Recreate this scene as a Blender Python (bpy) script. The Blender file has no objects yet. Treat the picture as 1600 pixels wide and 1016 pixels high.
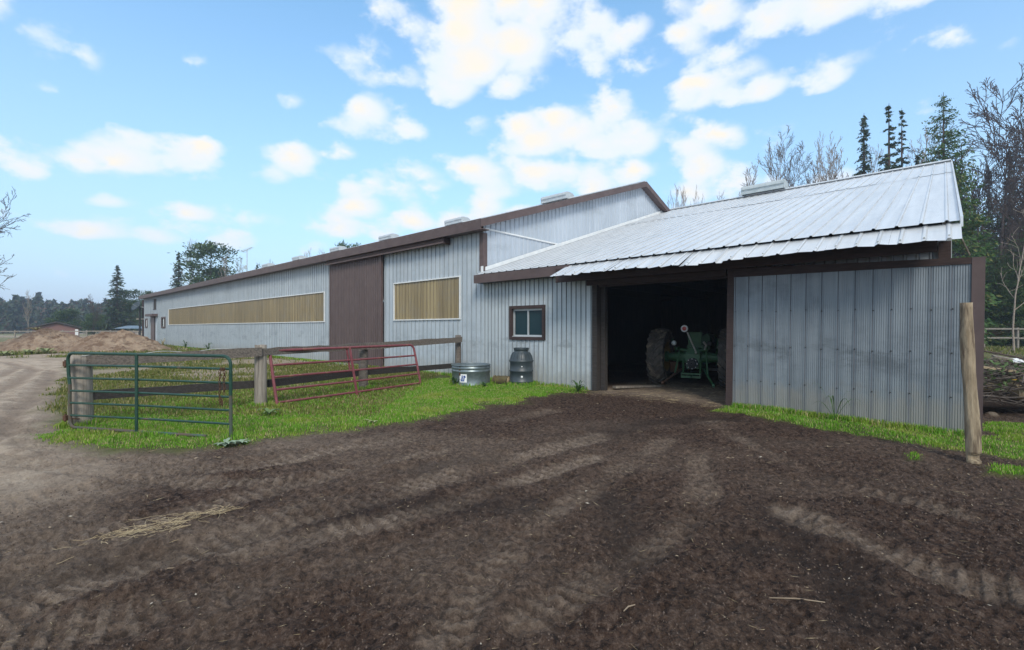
import bpy, math, random
import numpy as np
from mathutils import Vector, Matrix, Euler

R = math.radians
scene = bpy.context.scene
COL = scene.collection

# ------------------------------------------------------------------ camera, sky, sun, exposure
F_PX, CX, HY, EYE = 737.0, 800.0, 513.0, 1.6      # survey of the place: focal length in 1600-px units, horizon, eye height
cam_d = bpy.data.cameras.new('camera')
cam = bpy.data.objects.new('camera', cam_d); COL.objects.link(cam)
cam.location = (0, 0, EYE); cam.rotation_euler = (R(90), 0, 0)
cam_d.sensor_width = 36.0; cam_d.lens = 36.0 * F_PX / 1600.0
cam_d.shift_y = 5.0 / 1600.0
cam_d.clip_start = 0.05; cam_d.clip_end = 6000
scene.camera = cam

SUN_EL, SUN_AZ = R(40), R(172)                    # azimuth from +Y towards +X: behind the viewer
sdir = Vector((math.sin(SUN_AZ) * math.cos(SUN_EL), math.cos(SUN_AZ) * math.cos(SUN_EL), math.sin(SUN_EL)))
sun_d = bpy.data.lights.new('sun', 'SUN'); sun_d.energy = 1.8; sun_d.angle = R(18); sun_d.color = (1.0, 0.93, 0.82)
sun = bpy.data.objects.new('sun', sun_d); COL.objects.link(sun)
sun.rotation_euler = sdir.to_track_quat('Z', 'Y').to_euler()

SKY_STRENGTH = 0.15
world = bpy.data.worlds.new('World'); scene.world = world; world.use_nodes = True
def build_world():
    nt = world.node_tree; N = nt.nodes; L = nt.links; N.clear()
    def nd(t, **k):
        n = N.new(t)
        for a, b in k.items(): setattr(n, a, b)
        return n
    def m(op, a, b=None, c=None, clamp=False):
        n = nd('ShaderNodeMath', operation=op, use_clamp=clamp)
        for i, v in enumerate((a, b, c)):
            if v is None: continue
            if isinstance(v, (int, float)): n.inputs[i].default_value = v
            else: L.new(v, n.inputs[i])
        return n.outputs[0]
    def mixc(f, a, b, blend='MIX'):
        n = nd('ShaderNodeMix', data_type='RGBA', blend_type=blend)
        for s, v in ((n.inputs[0], f), (n.inputs[6], a), (n.inputs[7], b)):
            if isinstance(v, (int, float)): s.default_value = v
            elif isinstance(v, tuple): s.default_value = (*v, 1)
            else: L.new(v, s)
        return n.outputs[2]
    tc = nd('ShaderNodeTexCoord'); g = tc.outputs['Generated']
    sep = nd('ShaderNodeSeparateXYZ'); L.new(g, sep.inputs[0])
    x, y, z = sep.outputs
    az = m('ARCTAN2', x, y)
    el = m('ARCSINE', m('MINIMUM', m('MAXIMUM', z, -1.0), 1.0))
    sky = nd('ShaderNodeTexSky', sky_type='NISHITA'); sky.sun_disc = False
    sky.sun_elevation = SUN_EL; sky.sun_rotation = SUN_AZ
    sky.air_density = 1.1; sky.dust_density = 0.6; sky.ozone_density = 2.2
    skyc = sky.outputs[0]
    # noise for the cloud edges, in stretched direction space
    mp = nd('ShaderNodeMapping'); L.new(g, mp.inputs[0]); mp.inputs['Scale'].default_value = (1, 1, 1.6)
    n1 = nd('ShaderNodeTexNoise'); n1.inputs['Scale'].default_value = 7; n1.inputs['Detail'].default_value = 10; n1.inputs['Roughness'].default_value = 0.60
    L.new(mp.outputs[0], n1.inputs['Vector'])
    n2 = nd('ShaderNodeTexNoise'); n2.inputs['Scale'].default_value = 3.2; n2.inputs['Detail'].default_value = 5
    L.new(mp.outputs[0], n2.inputs['Vector'])
    vor = nd('ShaderNodeTexVoronoi', feature='SMOOTH_F1'); vor.inputs['Scale'].default_value = 12; vor.inputs['Smoothness'].default_value = 0.35
    mpd = nd('ShaderNodeMixRGB'); mpd.blend_type = 'ADD'; mpd.inputs[0].default_value = 0.12
    L.new(mp.outputs[0], mpd.inputs[1]); L.new(n1.outputs['Color'], mpd.inputs[2]); L.new(mpd.outputs[0], vor.inputs['Vector'])
    puff = m('SUBTRACT', 0.45, vor.outputs['Distance'])
    # cumulus banks by compass bearing and height above the horizon (radians): bearing, height, half width, half height, thickness
    clouds = [(0.0, .545, .31, .105, 1.0), (-.285, .505, .07, .065, .8), (-.12, .50, .15, .07, 1.0), (.62, .53, .30, .07, .95),
              (.50, .43, .20, .040, .9), (.39, .49, .075, .035, .75), (-.262, .395, .078, .045, .85), (.15, .375, .19, .060, .85),
              (-.79, .238, .10, .036, .8), (-.625, .277, .135, .042, 1.0), (-.465, .295, .085, .042, .9), (.41, .315, .11, .050, .7),
              (.03, .297, .26, .05, .9), (-.80, .155, .05, .018, .7), (-.57, .155, .17, .024, .75), (-.34, .215, .15, .04, .6),
              (-.705, .205, .04, .014, .4), (-.84, .43, .08, .05, .35), (.30, .235, .28, .05, .8), (-.15, .225, .24, .05, .7), (-.42, .20, .2, .03, .5)]
    f = wsum = hsum = None
    for a, e, w, h, t in clouds:
        da = m('DIVIDE', m('SUBTRACT', az, a), w * 1.1)
        de0 = m('SUBTRACT', el, e)
        de = m('DIVIDE', de0, m('MULTIPLY_ADD', m('GREATER_THAN', de0, 0.0), h * 0.45, h * 0.75))
        d = m('ADD', m('MULTIPLY', da, da), m('MULTIPLY', de, de))
        v = m('MULTIPLY', m('SUBTRACT', 1.0, m('MINIMUM', d, 3.0)), t)
        f = v if f is None else m('SMOOTH_MAX', f, v, 0.15)
        vp = m('MAXIMUM', m('ADD', v, 0.3), 0.0); wsum = vp if wsum is None else m('ADD', wsum, vp); hv = m('MULTIPLY', vp, de); hsum = hv if hsum is None else m('ADD', hsum, hv)
    # cloudier, whiter sky added out of view, beside and above, to neutralise the light
    outside = m('GREATER_THAN', m('MAXIMUM', m('SUBTRACT', m('ABSOLUTE', az), 0.9), m('SUBTRACT', el, 0.72)), 0.0)
    f2 = m('MULTIPLY', m('SUBTRACT', n2.outputs['Fac'], 0.40), 7.0)
    gen = m('ADD', m('MULTIPLY', outside, f2), m('MULTIPLY', m('SUBTRACT', 1.0, outside), -3.0))
    f = m('MAXIMUM', f, gen)
    fld = m('ADD', m('ADD', f, m('MULTIPLY', m('SUBTRACT', n1.outputs['Fac'], 0.47), 3.2)), m('MULTIPLY', puff, 2.1))
    mr = nd('ShaderNodeMapRange', interpolation_type='SMOOTHSTEP'); L.new(fld, mr.inputs[0])
    mr.inputs[1].default_value = -0.05; mr.inputs[2].default_value = 0.75
    mask = mr.outputs[0]
    mr2 = nd('ShaderNodeMapRange', interpolation_type='SMOOTHSTEP'); L.new(fld, mr2.inputs[0])
    mr2.inputs[1].default_value = 0.3; mr2.inputs[2].default_value = 1.6
    height_in = m('DIVIDE', hsum, m('MAXIMUM', wsum, 0.05))
    lit = m('MULTIPLY', mr2.outputs[0], m('ADD', m('MULTIPLY_ADD', puff, 1.1, 0.62), m('MULTIPLY', height_in, 0.35)), clamp=True)
    # thin veil near the horizon
    veil = m('POWER', m('SUBTRACT', 1.0, m('MINIMUM', m('MAXIMUM', z, 0.0), 1.0)), 2.1)
    veil = m('MULTIPLY', veil, m('MINIMUM', m('MULTIPLY_ADD', n2.outputs['Fac'], 0.4, 0.85), 0.98), clamp=True)
    s = 1.0 / SKY_STRENGTH
    base = mixc(1.0, skyc, (0.76, 1.24, 1.28), 'MULTIPLY')
    base = mixc(veil, base, (0.42 * s, 0.48 * s, 0.64 * s))
    cc = mixc(lit, (0.60 * s, 0.66 * s, 0.74 * s), (0.74 * s, 0.67 * s, 0.56 * s))
    out = mixc(m('MULTIPLY', mask, 0.93), base, cc)
    bg = nd('ShaderNodeBackground'); L.new(out, bg.inputs[0]); bg.inputs[1].default_value = SKY_STRENGTH
    wo = nd('ShaderNodeOutputWorld'); L.new(bg.outputs[0], wo.inputs[0])
build_world()
vs = scene.view_settings
scene.display_settings.display_device = 'sRGB'
vs.view_transform = 'Standard'; vs.look = 'None'; vs.exposure = 0.60; vs.gamma = 1.0; vs.use_curve_mapping = False
scene.cycles.max_bounces = 8; scene.cycles.diffuse_bounces = 4; scene.cycles.volume_bounces = 1
scene.cycles.use_adaptive_sampling = True
scene.cycles.use_denoising = True

# ------------------------------------------------------------------ helpers
def tag(o, label=None, cat=None, group=None, kind=None):
    if label: o['label'] = label
    if cat: o['category'] = cat
    if group: o['group'] = group
    if kind: o['kind'] = kind
    return o
def empty(name, loc=(0, 0, 0), rz=0.0, rot=None):
    o = bpy.data.objects.new(name, None); COL.objects.link(o)
    o.location = loc; o.rotation_euler = rot if rot else (0, 0, rz); o.empty_display_size = 0.2
    return o
def link(name, me, parent=None, mat=None, loc=None):
    o = bpy.data.objects.new(name, me); COL.objects.link(o)
    if parent is not None: o.parent = parent
    if loc is not None: o.location = loc
    if mat is not None and not me.materials: me.materials.append(mat)
    return o
def copy_tree(o, parent=None):
    c = o.copy(); COL.objects.link(c); c.parent = parent
    for ch in list(o.children): copy_tree(ch, c)
    return c
def at(px, d, z=0.0):
    return Vector(((px - CX) / F_PX * d, d, z))
def gp(px, py, z=0.0):
    d = (EYE - z) * F_PX / (py - HY)
    return Vector(((px - CX) / F_PX * d, d, z))
def hgt(py, d): return EYE + (HY - py) / F_PX * d

class MB:
    def __init__(s): s.v = []; s.f = []; s.m = []; s.cur = 0
    def add(s, vs_, fs):
        b = len(s.v); s.v.extend([tuple(p) for p in vs_])
        for f in fs: s.f.append(tuple(i + b for i in f)); s.m.append(s.cur)
    def box(s, a, b, mat=None):
        (x0, y0, z0), (x1, y1, z1) = a, b
        P = [Vector(p) for p in ((x0,y0,z0),(x1,y0,z0),(x1,y1,z0),(x0,y1,z0),(x0,y0,z1),(x1,y0,z1),(x1,y1,z1),(x0,y1,z1))]
        if mat is not None: P = [mat @ p for p in P]
        s.add(P, [(0,3,2,1),(4,5,6,7),(0,1,5,4),(1,2,6,5),(2,3,7,6),(3,0,4,7)])
    def tube(s, pts, rad, n=6, cap=True, flat=None):
        pts = [Vector(p) for p in pts]
        if not hasattr(rad, '__len__'): rad = [rad] * len(pts)
        up = Vector((0, 0, 1)); rings = []; b = len(s.v); prev = None
        for i, p in enumerate(pts):
            t = (pts[min(i + 1, len(pts) - 1)] - pts[max(i - 1, 0)])
            t = t.normalized() if t.length > 1e-9 else Vector((0, 0, 1))
            if prev is None:
                a = up if abs(t.z) < 0.95 else Vector((1, 0, 0))
                u = t.cross(a).normalized()
            else:
                u = (prev - t * prev.dot(t)); u = u.normalized() if u.length > 1e-6 else t.orthogonal().normalized()
            prev = u; w = t.cross(u)
            fl = flat or 1.0
            for k in range(n):
                an = 2 * math.pi * k / n
                s.v.append(tuple(p + (u * math.cos(an) + w * math.sin(an) * fl) * rad[i]))
        for i in range(len(pts) - 1):
            for k in range(n):
                k2 = (k + 1) % n
                s.f.append((b + i*n + k, b + i*n + k2, b + (i+1)*n + k2, b + (i+1)*n + k)); s.m.append(s.cur)
        if cap:
            s.f.append(tuple(b + k for k in range(n))[::-1]); s.m.append(s.cur)
            s.f.append(tuple(b + (len(pts)-1)*n + k for k in range(n))); s.m.append(s.cur)
    def lathe(s, prof, n=24, M=None, close=False):
        b = len(s.v)
        for r, z in prof:
            for k in range(n):
                an = 2 * math.pi * k / n
                p = Vector((r * math.cos(an), r * math.sin(an), z))
                s.v.append(tuple(M @ p if M else p))
        for i in range(len(prof) - 1):
            for k in range(n):
                k2 = (k + 1) % n
                s.f.append((b + i*n + k, b + i*n + k2, b + (i+1)*n + k2, b + (i+1)*n + k)); s.m.append(s.cur)
    def build(s, name, mat, parent=None, smooth=False, loc=None):
        me = s.mesh(name, mat, smooth)
        return link(name, me, parent, None, loc)
    def mesh(s, name, mat, smooth=False):
        me = bpy.data.meshes.new(name); me.from_pydata(s.v, [], s.f)
        for mm in (mat if isinstance(mat, (list, tuple)) else [mat]): me.materials.append(mm)
        if any(s.m): me.polygons.foreach_set('material_index', s.m)
        if smooth: me.polygons.foreach_set('use_smooth', [True] * len(s.f))
        me.update(); return me
def np_mesh(name, verts, faces, mat, smooth=False):
    """verts (n,3), faces (m,k)"""
    me = bpy.data.meshes.new(name)
    n, (fm, k) = len(verts), faces.shape
    me.vertices.add(n); me.vertices.foreach_set('co', np.ascontiguousarray(verts, dtype=np.float32).ravel())
    me.loops.add(fm * k); me.loops.foreach_set('vertex_index', np.ascontiguousarray(faces, dtype=np.int32).ravel())
    me.polygons.add(fm); me.polygons.foreach_set('loop_start', np.arange(0, fm * k, k, dtype=np.int32))
    if smooth: me.polygons.foreach_set('use_smooth', np.ones(fm, dtype=bool))
    me.update(calc_edges=True); me.validate()
    if mat: me.materials.append(mat)
    return me

# value noise
_rs = np.random.RandomState(5); _T = _rs.rand(512, 512)
def vnoise(x, y):
    xi = np.floor(x).astype(int); yi = np.floor(y).astype(int)
    fx = x - xi; fy = y - yi; fx = fx*fx*(3-2*fx); fy = fy*fy*(3-2*fy)
    g = lambda i, j: _T[i & 511, j & 511]
    return (g(xi,yi)*(1-fx)+g(xi+1,yi)*fx)*(1-fy)+(g(xi,yi+1)*(1-fx)+g(xi+1,yi+1)*fx)*fy
def fbm(x, y, o=4, gain=0.5):
    s = 0; a = 1; t = 0
    for i in range(o):
        s = s + a * vnoise(x + 17.3*i, y + 9.1*i); t += a; a *= gain; x = x*2.03; y = y*2.03
    return s / t
def sstep(a, b, v):
    t = np.clip((v - a) / (b - a), 0, 1); return t*t*(3-2*t)

# ------------------------------------------------------------------ materials
class NT:
    def __init__(s, name):
        s.mat = bpy.data.materials.new(name); s.mat.use_nodes = True
        s.t = s.mat.node_tree; s.N = s.t.nodes; s.L = s.t.links
        s.b = s.N['Principled BSDF']
    def n(s, t, **k):
        q = s.N.new(t)
        for a, v in k.items(): setattr(q, a, v)
        return q
    def put(s, sock, v):
        if isinstance(v, (int, float)): sock.default_value = v
        elif isinstance(v, tuple): sock.default_value = (*v, 1) if len(v) == 3 and len(sock.default_value) == 4 else v
        else: s.L.new(v, sock)
    def math(s, op, a, b=None, c=None, clamp=False):
        q = s.n('ShaderNodeMath', operation=op, use_clamp=clamp)
        for i, v in enumerate((a, b, c)):
            if v is not None: s.put(q.inputs[i], v)
        return q.outputs[0]
    def mix(s, f, a, b, blend='MIX'):
        q = s.n('ShaderNodeMix', data_type='RGBA', blend_type=blend)
        s.put(q.inputs[0], f); s.put(q.inputs[6], a); s.put(q.inputs[7], b); return q.outputs[2]
    def coords(s, stretch=(1, 1, 1), rnd=True):
        tc = s.n('ShaderNodeTexCoord'); v = tc.outputs['Object']
        if rnd:
            oi = s.n('ShaderNodeObjectInfo'); a = s.n('ShaderNodeVectorMath', operation='ADD'); s.L.new(v, a.inputs[0])
            k = s.math('MULTIPLY', oi.outputs['Random'], 57.0); s.L.new(k, a.inputs[1]); v = a.outputs[0]
        mp = s.n('ShaderNodeMapping'); s.L.new(v, mp.inputs[0]); mp.inputs['Scale'].default_value = stretch
        return mp.outputs[0]
    def noise(s, v, scale, detail=5, rough=0.55, dist=0.0):
        q = s.n('ShaderNodeTexNoise'); s.L.new(v, q.inputs['Vector']); q.inputs['Scale'].default_value = scale
        q.inputs['Detail'].default_value = detail; q.inputs['Roughness'].default_value = rough; q.inputs['Distortion'].default_value = dist
        return q.outputs['Fac']
    def rng(s, v, a, b, lo=0.0, hi=1.0):
        q = s.n('ShaderNodeMapRange', interpolation_type='SMOOTHSTEP'); s.put(q.inputs[0], v)
        q.inputs[1].default_value = a; q.inputs[2].default_value = b; q.inputs[3].default_value = lo; q.inputs[4].default_value = hi
        return q.outputs[0]
    def bump(s, h, strength=0.3, dist=0.02):
        q = s.n('ShaderNodeBump'); q.inputs['Strength'].default_value = strength; q.inputs['Distance'].default_value = dist
        s.L.new(h, q.inputs['Height']); s.L.new(q.outputs[0], s.b.inputs['Normal'])
    def base(s, c): s.put(s.b.inputs['Base Color'], c)
    def set(s, rough=0.6, metal=0.0, spec=0.5):
        s.put(s.b.inputs['Roughness'], rough); s.put(s.b.inputs['Metallic'], metal); s.b.inputs['Specular IOR Level'].default_value = spec
    def isl(s):
        g = s.n('ShaderNodeNewGeometry'); return g.outputs['Random Per Island']
    def orand(s):
        return s.n('ShaderNodeObjectInfo').outputs['Random']

def simple(name, c1, c2, scale=6, rough=0.7, metal=0.0, stretch=(1,1,1), bump=0.0, bscale=None, c3=None, c3amt=(0.55, 0.75), bdist=0.01, vary=0.0, spec=0.5):
    t = NT(name); v = t.coords(stretch); f = t.noise(v, scale, 6, 0.6)
    c = t.mix(t.rng(f, 0.3, 0.7), c1, c2)
    if c3:
        f2 = t.noise(v, scale * 0.37, 5, 0.6, 0.6); c = t.mix(t.rng(f2, *c3amt), c, c3)
    if vary:
        k = t.math('MULTIPLY_ADD', t.orand(), 2 * vary, 1 - vary)
        q = t.n('ShaderNodeVectorMath', operation='SCALE'); t.L.new(c, q.inputs[0]); t.L.new(k, q.inputs['Scale']); c = q.outputs[0]
    t.base(c); t.set(rough, metal, spec)
    if bump: t.bump(t.noise(v, bscale or scale * 2, 6, 0.65), bump, bdist)
    return t.mat

M = {}
def siding(name, c1, c2, stain, rough=0.5, metal=0.0, vary=0.06, rust=None):
    t = NT(name); v = t.coords((7, 7, 0.25)); v2 = t.coords((1, 1, 1))
    st = t.noise(v, 1.0, 6, 0.6); bl = t.noise(v2, 1.7, 5, 0.6); fine = t.noise(v2, 45, 3, 0.5)
    c = t.mix(t.rng(st, 0.3, 0.72), c1, c2)
    c = t.mix(t.math('MULTIPLY', t.rng(bl, 0.5, 0.78), 0.55), c, stain)
    c = t.mix(t.math('MULTIPLY', t.rng(fine, 0.62, 0.75), 0.25), c, stain)
    gp_ = t.n('ShaderNodeNewGeometry'); gs = t.n('ShaderNodeSeparateXYZ'); t.L.new(gp_.outputs['Position'], gs.inputs[0])
    wide = t.n('ShaderNodeMapping'); t.L.new(gp_.outputs['Position'], wide.inputs[0]); wide.inputs['Scale'].default_value = (.9, .9, 2.2)
    off = t.math('ABSOLUTE', t.math('SUBTRACT', gs.outputs[2], 1.15))
    smear = t.math('MULTIPLY', t.rng(off, .5, .05), t.rng(t.noise(wide.outputs[0], 1.3, 7, .7), .48, .66))
    c = t.mix(t.math('MULTIPLY', smear, .55), c, tuple(k * .5 for k in stain))
    c = t.mix(t.math('MULTIPLY', t.rng(t.noise(wide.outputs[0], .5, 6, .7), .5, .7), .45), c, tuple(k * .8 for k in stain))
    # splashed soil on the lowest quarter metre
    tc = t.n('ShaderNodeNewGeometry'); sp = t.n('ShaderNodeSeparateXYZ'); t.L.new(tc.outputs['Position'], sp.inputs[0])
    low = t.math('ADD', sp.outputs[2], t.math('MULTIPLY', t.noise(v2, 4, 5, 0.6), -0.9))
    c = t.mix(t.rng(low, -0.25, 0.22, 0.45, 0.0), c, (0.30, 0.27, 0.22))
    if rust:
        c = t.mix(t.math('MULTIPLY', t.rng(t.noise(v, 0.7, 6, 0.7), 0.62, 0.78), 0.5), c, rust)
    k = t.math('MULTIPLY_ADD', t.orand(), 2 * vary, 1 - vary)
    q = t.n('ShaderNodeVectorMath', operation='SCALE'); t.L.new(c, q.inputs[0]); t.L.new(k, q.inputs['Scale'])
    t.base(q.outputs[0]); t.set(t.math('MULTIPLY_ADD', bl, 0.25, rough - 0.1), metal)
    t.bump(t.noise(v2, 3.0, 3, 0.5), 0.12, 0.03)
    return t.mat
M['siding'] = siding('painted_steel_siding', (0.38, 0.43, 0.475), (0.45, 0.495, 0.535), (0.29, 0.33, 0.37))
M['gable'] = siding('gable_steel_siding', (0.385, 0.435, 0.50), (0.445, 0.495, 0.56), (0.33, 0.375, 0.43))
M['shedwall'] = siding('weathered_steel_siding', (0.41, 0.46, 0.495), (0.50, 0.545, 0.575), (0.31, 0.355, 0.39), rust=(0.3, 0.25, 0.2))
M['galv'] = siding('galvanised_steel', (0.165, 0.195, 0.222), (0.235, 0.27, 0.30), (0.105, 0.125, 0.15), 0.42, 0.3, vary=0.05)
def roofing():
    t = NT('bright_roof_steel'); v = t.coords((6, 0.4, 6)); v2 = t.coords()
    c = t.mix(t.rng(t.noise(v, 1.0, 5, 0.6), 0.3, 0.7), (0.64, 0.66, 0.68), (0.76, 0.775, 0.79))
    c = t.mix(t.math('MULTIPLY', t.rng(t.noise(v2, 2.5, 5, 0.65), 0.5, 0.75), 0.35), c, (0.50, 0.525, 0.555))
    c = t.mix(t.math('MULTIPLY', t.rng(t.noise(v2, 26, 4, 0.7), 0.6, 0.72), 0.35), c, (0.55, 0.53, 0.50))
    k = t.math('MULTIPLY_ADD', t.orand(), 0.07, 0.95)
    q = t.n('ShaderNodeVectorMath', operation='SCALE'); t.L.new(c, q.inputs[0]); t.L.new(k, q.inputs['Scale'])
    t.base(q.outputs[0]); t.set(0.38, 0.45); t.bump(t.noise(v2, 2.2, 3, 0.5), 0.10, 0.04)
    return t.mat
M['roof'] = roofing()
M['brown'] = simple('brown_trim', (0.080, 0.052, 0.049), (0.108, 0.073, 0.068), 3, 0.55, vary=0.06, bump=0.05)
M['brown_dark'] = simple('old_brown_timber', (0.032, 0.019, 0.018), (0.055, 0.034, 0.031), 5, 0.8, stretch=(1, 8, 8), bump=0.3)
M['brown_door'] = simple('brown_door_steel', (0.095, 0.064, 0.060), (0.125, 0.086, 0.080), 2.5, 0.5, vary=0.07, bump=0.05)
M['shed_seam'] = simple('grimy_shed_rib', (0.12, 0.14, 0.155), (0.20, 0.225, 0.245), 3, 0.6, stretch=(5, 5, .4))  # rib flank copies of the sheet colours, darkened to paint in shade
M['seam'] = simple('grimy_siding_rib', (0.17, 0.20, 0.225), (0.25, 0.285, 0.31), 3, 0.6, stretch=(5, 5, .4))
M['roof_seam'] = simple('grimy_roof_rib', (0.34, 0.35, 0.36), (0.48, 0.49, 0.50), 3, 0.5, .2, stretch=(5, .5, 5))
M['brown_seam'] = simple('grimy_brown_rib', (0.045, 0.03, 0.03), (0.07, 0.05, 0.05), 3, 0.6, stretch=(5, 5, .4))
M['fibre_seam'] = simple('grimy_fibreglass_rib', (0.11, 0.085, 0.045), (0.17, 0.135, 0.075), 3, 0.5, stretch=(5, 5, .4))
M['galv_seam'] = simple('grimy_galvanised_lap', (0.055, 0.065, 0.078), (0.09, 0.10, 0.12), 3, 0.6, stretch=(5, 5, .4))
RIB_SHADE = {'painted_steel_siding': 'seam', 'gable_steel_siding': 'seam', 'weathered_steel_siding': 'shed_seam', 'bright_roof_steel': 'roof_seam', 'brown_door_steel': 'brown_seam', 'yellowed_fibreglass': 'fibre_seam', 'galvanised_steel': 'galv_seam'}
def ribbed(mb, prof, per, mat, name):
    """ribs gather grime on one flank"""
    sm = M[RIB_SHADE[mat.name]]; n = len(mb.f) // (len(prof) - 1)
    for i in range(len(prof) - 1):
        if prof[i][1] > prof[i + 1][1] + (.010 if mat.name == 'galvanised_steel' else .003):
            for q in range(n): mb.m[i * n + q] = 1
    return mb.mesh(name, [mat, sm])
M['white_trim'] = simple('white_trim', (0.62, 0.64, 0.65), (0.72, 0.73, 0.73), 4, 0.5)
M['vent'] = simple('vent_steel', (0.40, 0.43, 0.45), (0.50, 0.53, 0.54), 5, 0.45, 0.2)
M['vent_old'] = simple('old_vent_steel', (0.36, 0.41, 0.42), (0.46, 0.50, 0.51), 5, 0.5, 0.2)
def fibreglass():
    t = NT('yellowed_fibreglass'); v = t.coords((9, 9, 0.35)); v2 = t.coords()
    c = t.mix(t.rng(t.noise(v, 1.0, 6, 0.65), 0.3, 0.7), (0.16, 0.115, 0.05), (0.33, 0.255, 0.13))
    c = t.mix(t.math('MULTIPLY', t.rng(t.noise(v2, 1.5, 5, 0.6), 0.45, 0.75), 0.6), c, (0.20, 0.18, 0.145))
    k = t.math('MULTIPLY_ADD', t.orand(), 0.3, 0.85)
    q = t.n('ShaderNodeVectorMath', operation='SCALE'); t.L.new(c, q.inputs[0]); t.L.new(k, q.inputs['Scale'])
    t.base(q.outputs[0]); t.set(0.35); return t.mat
M['fibre'] = fibreglass()
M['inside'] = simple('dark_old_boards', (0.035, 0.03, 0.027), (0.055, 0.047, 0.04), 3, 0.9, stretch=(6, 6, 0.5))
def glass(name, c, rough=0.12):
    t = NT(name); t.base(c); t.set(rough, 0, .2); return t.mat
M['glass'] = glass('dark_window_glass', (0.012, 0.035, 0.042))
M['grey_wood'] = simple('weathered_grey_wood', (0.17, 0.145, 0.12), (0.30, 0.265, 0.225), 3, 0.9, stretch=(9, 9, 0.7), bump=0.6, bscale=5, c3=(0.10, 0.085, 0.07), bdist=0.02)
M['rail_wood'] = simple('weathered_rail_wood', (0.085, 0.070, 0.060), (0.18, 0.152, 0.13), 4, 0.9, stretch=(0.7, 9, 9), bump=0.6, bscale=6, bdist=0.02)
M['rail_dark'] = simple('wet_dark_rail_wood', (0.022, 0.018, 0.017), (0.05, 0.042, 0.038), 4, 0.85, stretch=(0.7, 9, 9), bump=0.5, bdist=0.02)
M['log_wood'] = simple('barkless_log_wood', (0.20, 0.15, 0.095), (0.36, 0.285, 0.19), 5, 0.85, stretch=(5, 5, 0.8), bump=0.7, bscale=7, c3=(0.12, 0.085, 0.055), c3amt=(0.52, 0.66), bdist=0.03)
M['cut_wood_grey'] = simple('silvered_rail_wood', (0.15, 0.135, 0.115), (0.24, 0.215, 0.185), 6, 0.9, bump=.3)
M['cut_wood'] = simple('cut_wood', (0.30, 0.23, 0.14), (0.40, 0.31, 0.2), 14, 0.9)
M['green_paint'] = simple('green_gate_paint', (0.006, 0.036, 0.022), (0.013, 0.055, 0.036), 9, 0.42, c3=(0.09, 0.06, 0.045), c3amt=(0.60, 0.72), bump=0.1)
M['rust_green'] = simple('rusted_green_paint', (0.09, 0.055, 0.04), (0.05, 0.075, 0.055), 7, 0.7, c3=(0.03, 0.10, 0.075), c3amt=(0.55, 0.7), bump=0.2)
M['red_paint'] = simple('red_gate_paint', (0.15, 0.035, 0.043), (0.21, 0.055, 0.064), 9, 0.5, c3=(0.24, 0.12, 0.075), c3amt=(0.58, 0.7), bump=0.1)
M['rust'] = simple('rusty_iron', (0.07, 0.035, 0.022), (0.12, 0.06, 0.035), 20, 0.8, 0.3)
M['tank'] = simple('galvanised_tank', (0.15, 0.185, 0.20), (0.22, 0.26, 0.275), 9, 0.38, 0.55, c3=(0.22, 0.255, 0.28), vary=0.0)
M['barrel'] = simple('dark_grey_plastic', (0.030, 0.042, 0.050), (0.045, 0.060, 0.070), 5, 0.45, c3=(0.075, 0.09, 0.10), c3amt=(0.6, 0.8))
M['mossy'] = simple('mossy_bark', (0.07, 0.05, 0.03), (0.12, 0.10, 0.04), 7, .9, bump=.5)
M['white_paint'] = simple('white_label', (0.72, 0.74, 0.76), (0.8, 0.8, 0.8), 8, 0.5)
M['blue_print'] = simple('blue_print', (0.02, 0.06, 0.25), (0.03, 0.08, 0.30), 8, 0.5)
M['tyre'] = simple('dusty_rubber', (0.055, 0.05, 0.045), (0.11, 0.096, 0.082), 9, 0.9, c3=(0.23, 0.185, 0.14), c3amt=(0.5, 0.65))
M['tractor_green'] = simple('faded_green_paint', (0.024, 0.09, 0.036), (0.04, 0.12, 0.05), 8, 0.45, c3=(0.10, 0.08, 0.05), c3amt=(0.58, 0.75))
M['tractor_yellow'] = simple('faded_yellow_paint', (0.20, 0.13, 0.03), (0.26, 0.17, 0.05), 8, 0.5, c3=(0.14, 0.09, 0.05))
M['black_iron'] = simple('black_iron', (0.02, 0.02, 0.02), (0.04, 0.04, 0.04), 12, 0.6, 0.3)
M['steel_bar'] = simple('worn_steel', (0.42, 0.42, 0.40), (0.55, 0.55, 0.52), 12, 0.4, 0.5)
M['red_lens'] = simple('red_lens', (0.45, 0.03, 0.02), (0.5, 0.05, 0.03), 9, 0.3)
M['sand_pile'] = None
def sandpile():
    t = NT('pile_sand'); v = t.coords(rnd=False)
    c = t.mix(t.rng(t.noise(v, 0.9, 6, 0.65), 0.3, 0.7), (0.22, 0.145, 0.098), (0.42, 0.315, 0.225))
    c = t.mix(t.math('MULTIPLY', t.rng(t.noise(v, 1.6, 6, 0.7), 0.47, 0.62), 0.8), c, (0.14, 0.082, 0.052))
    c = t.mix(t.math('MULTIPLY', t.rng(t.noise(v, 5, 6, 0.7), 0.6, 0.75), 0.5), c, (0.42, 0.34, 0.27))
    t.base(c); t.set(0.95, 0, 0.2); t.bump(t.noise(v, 4, 8, 0.75), 1.0, 0.2); return t.mat
M['sand_pile'] = sandpile()
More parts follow.
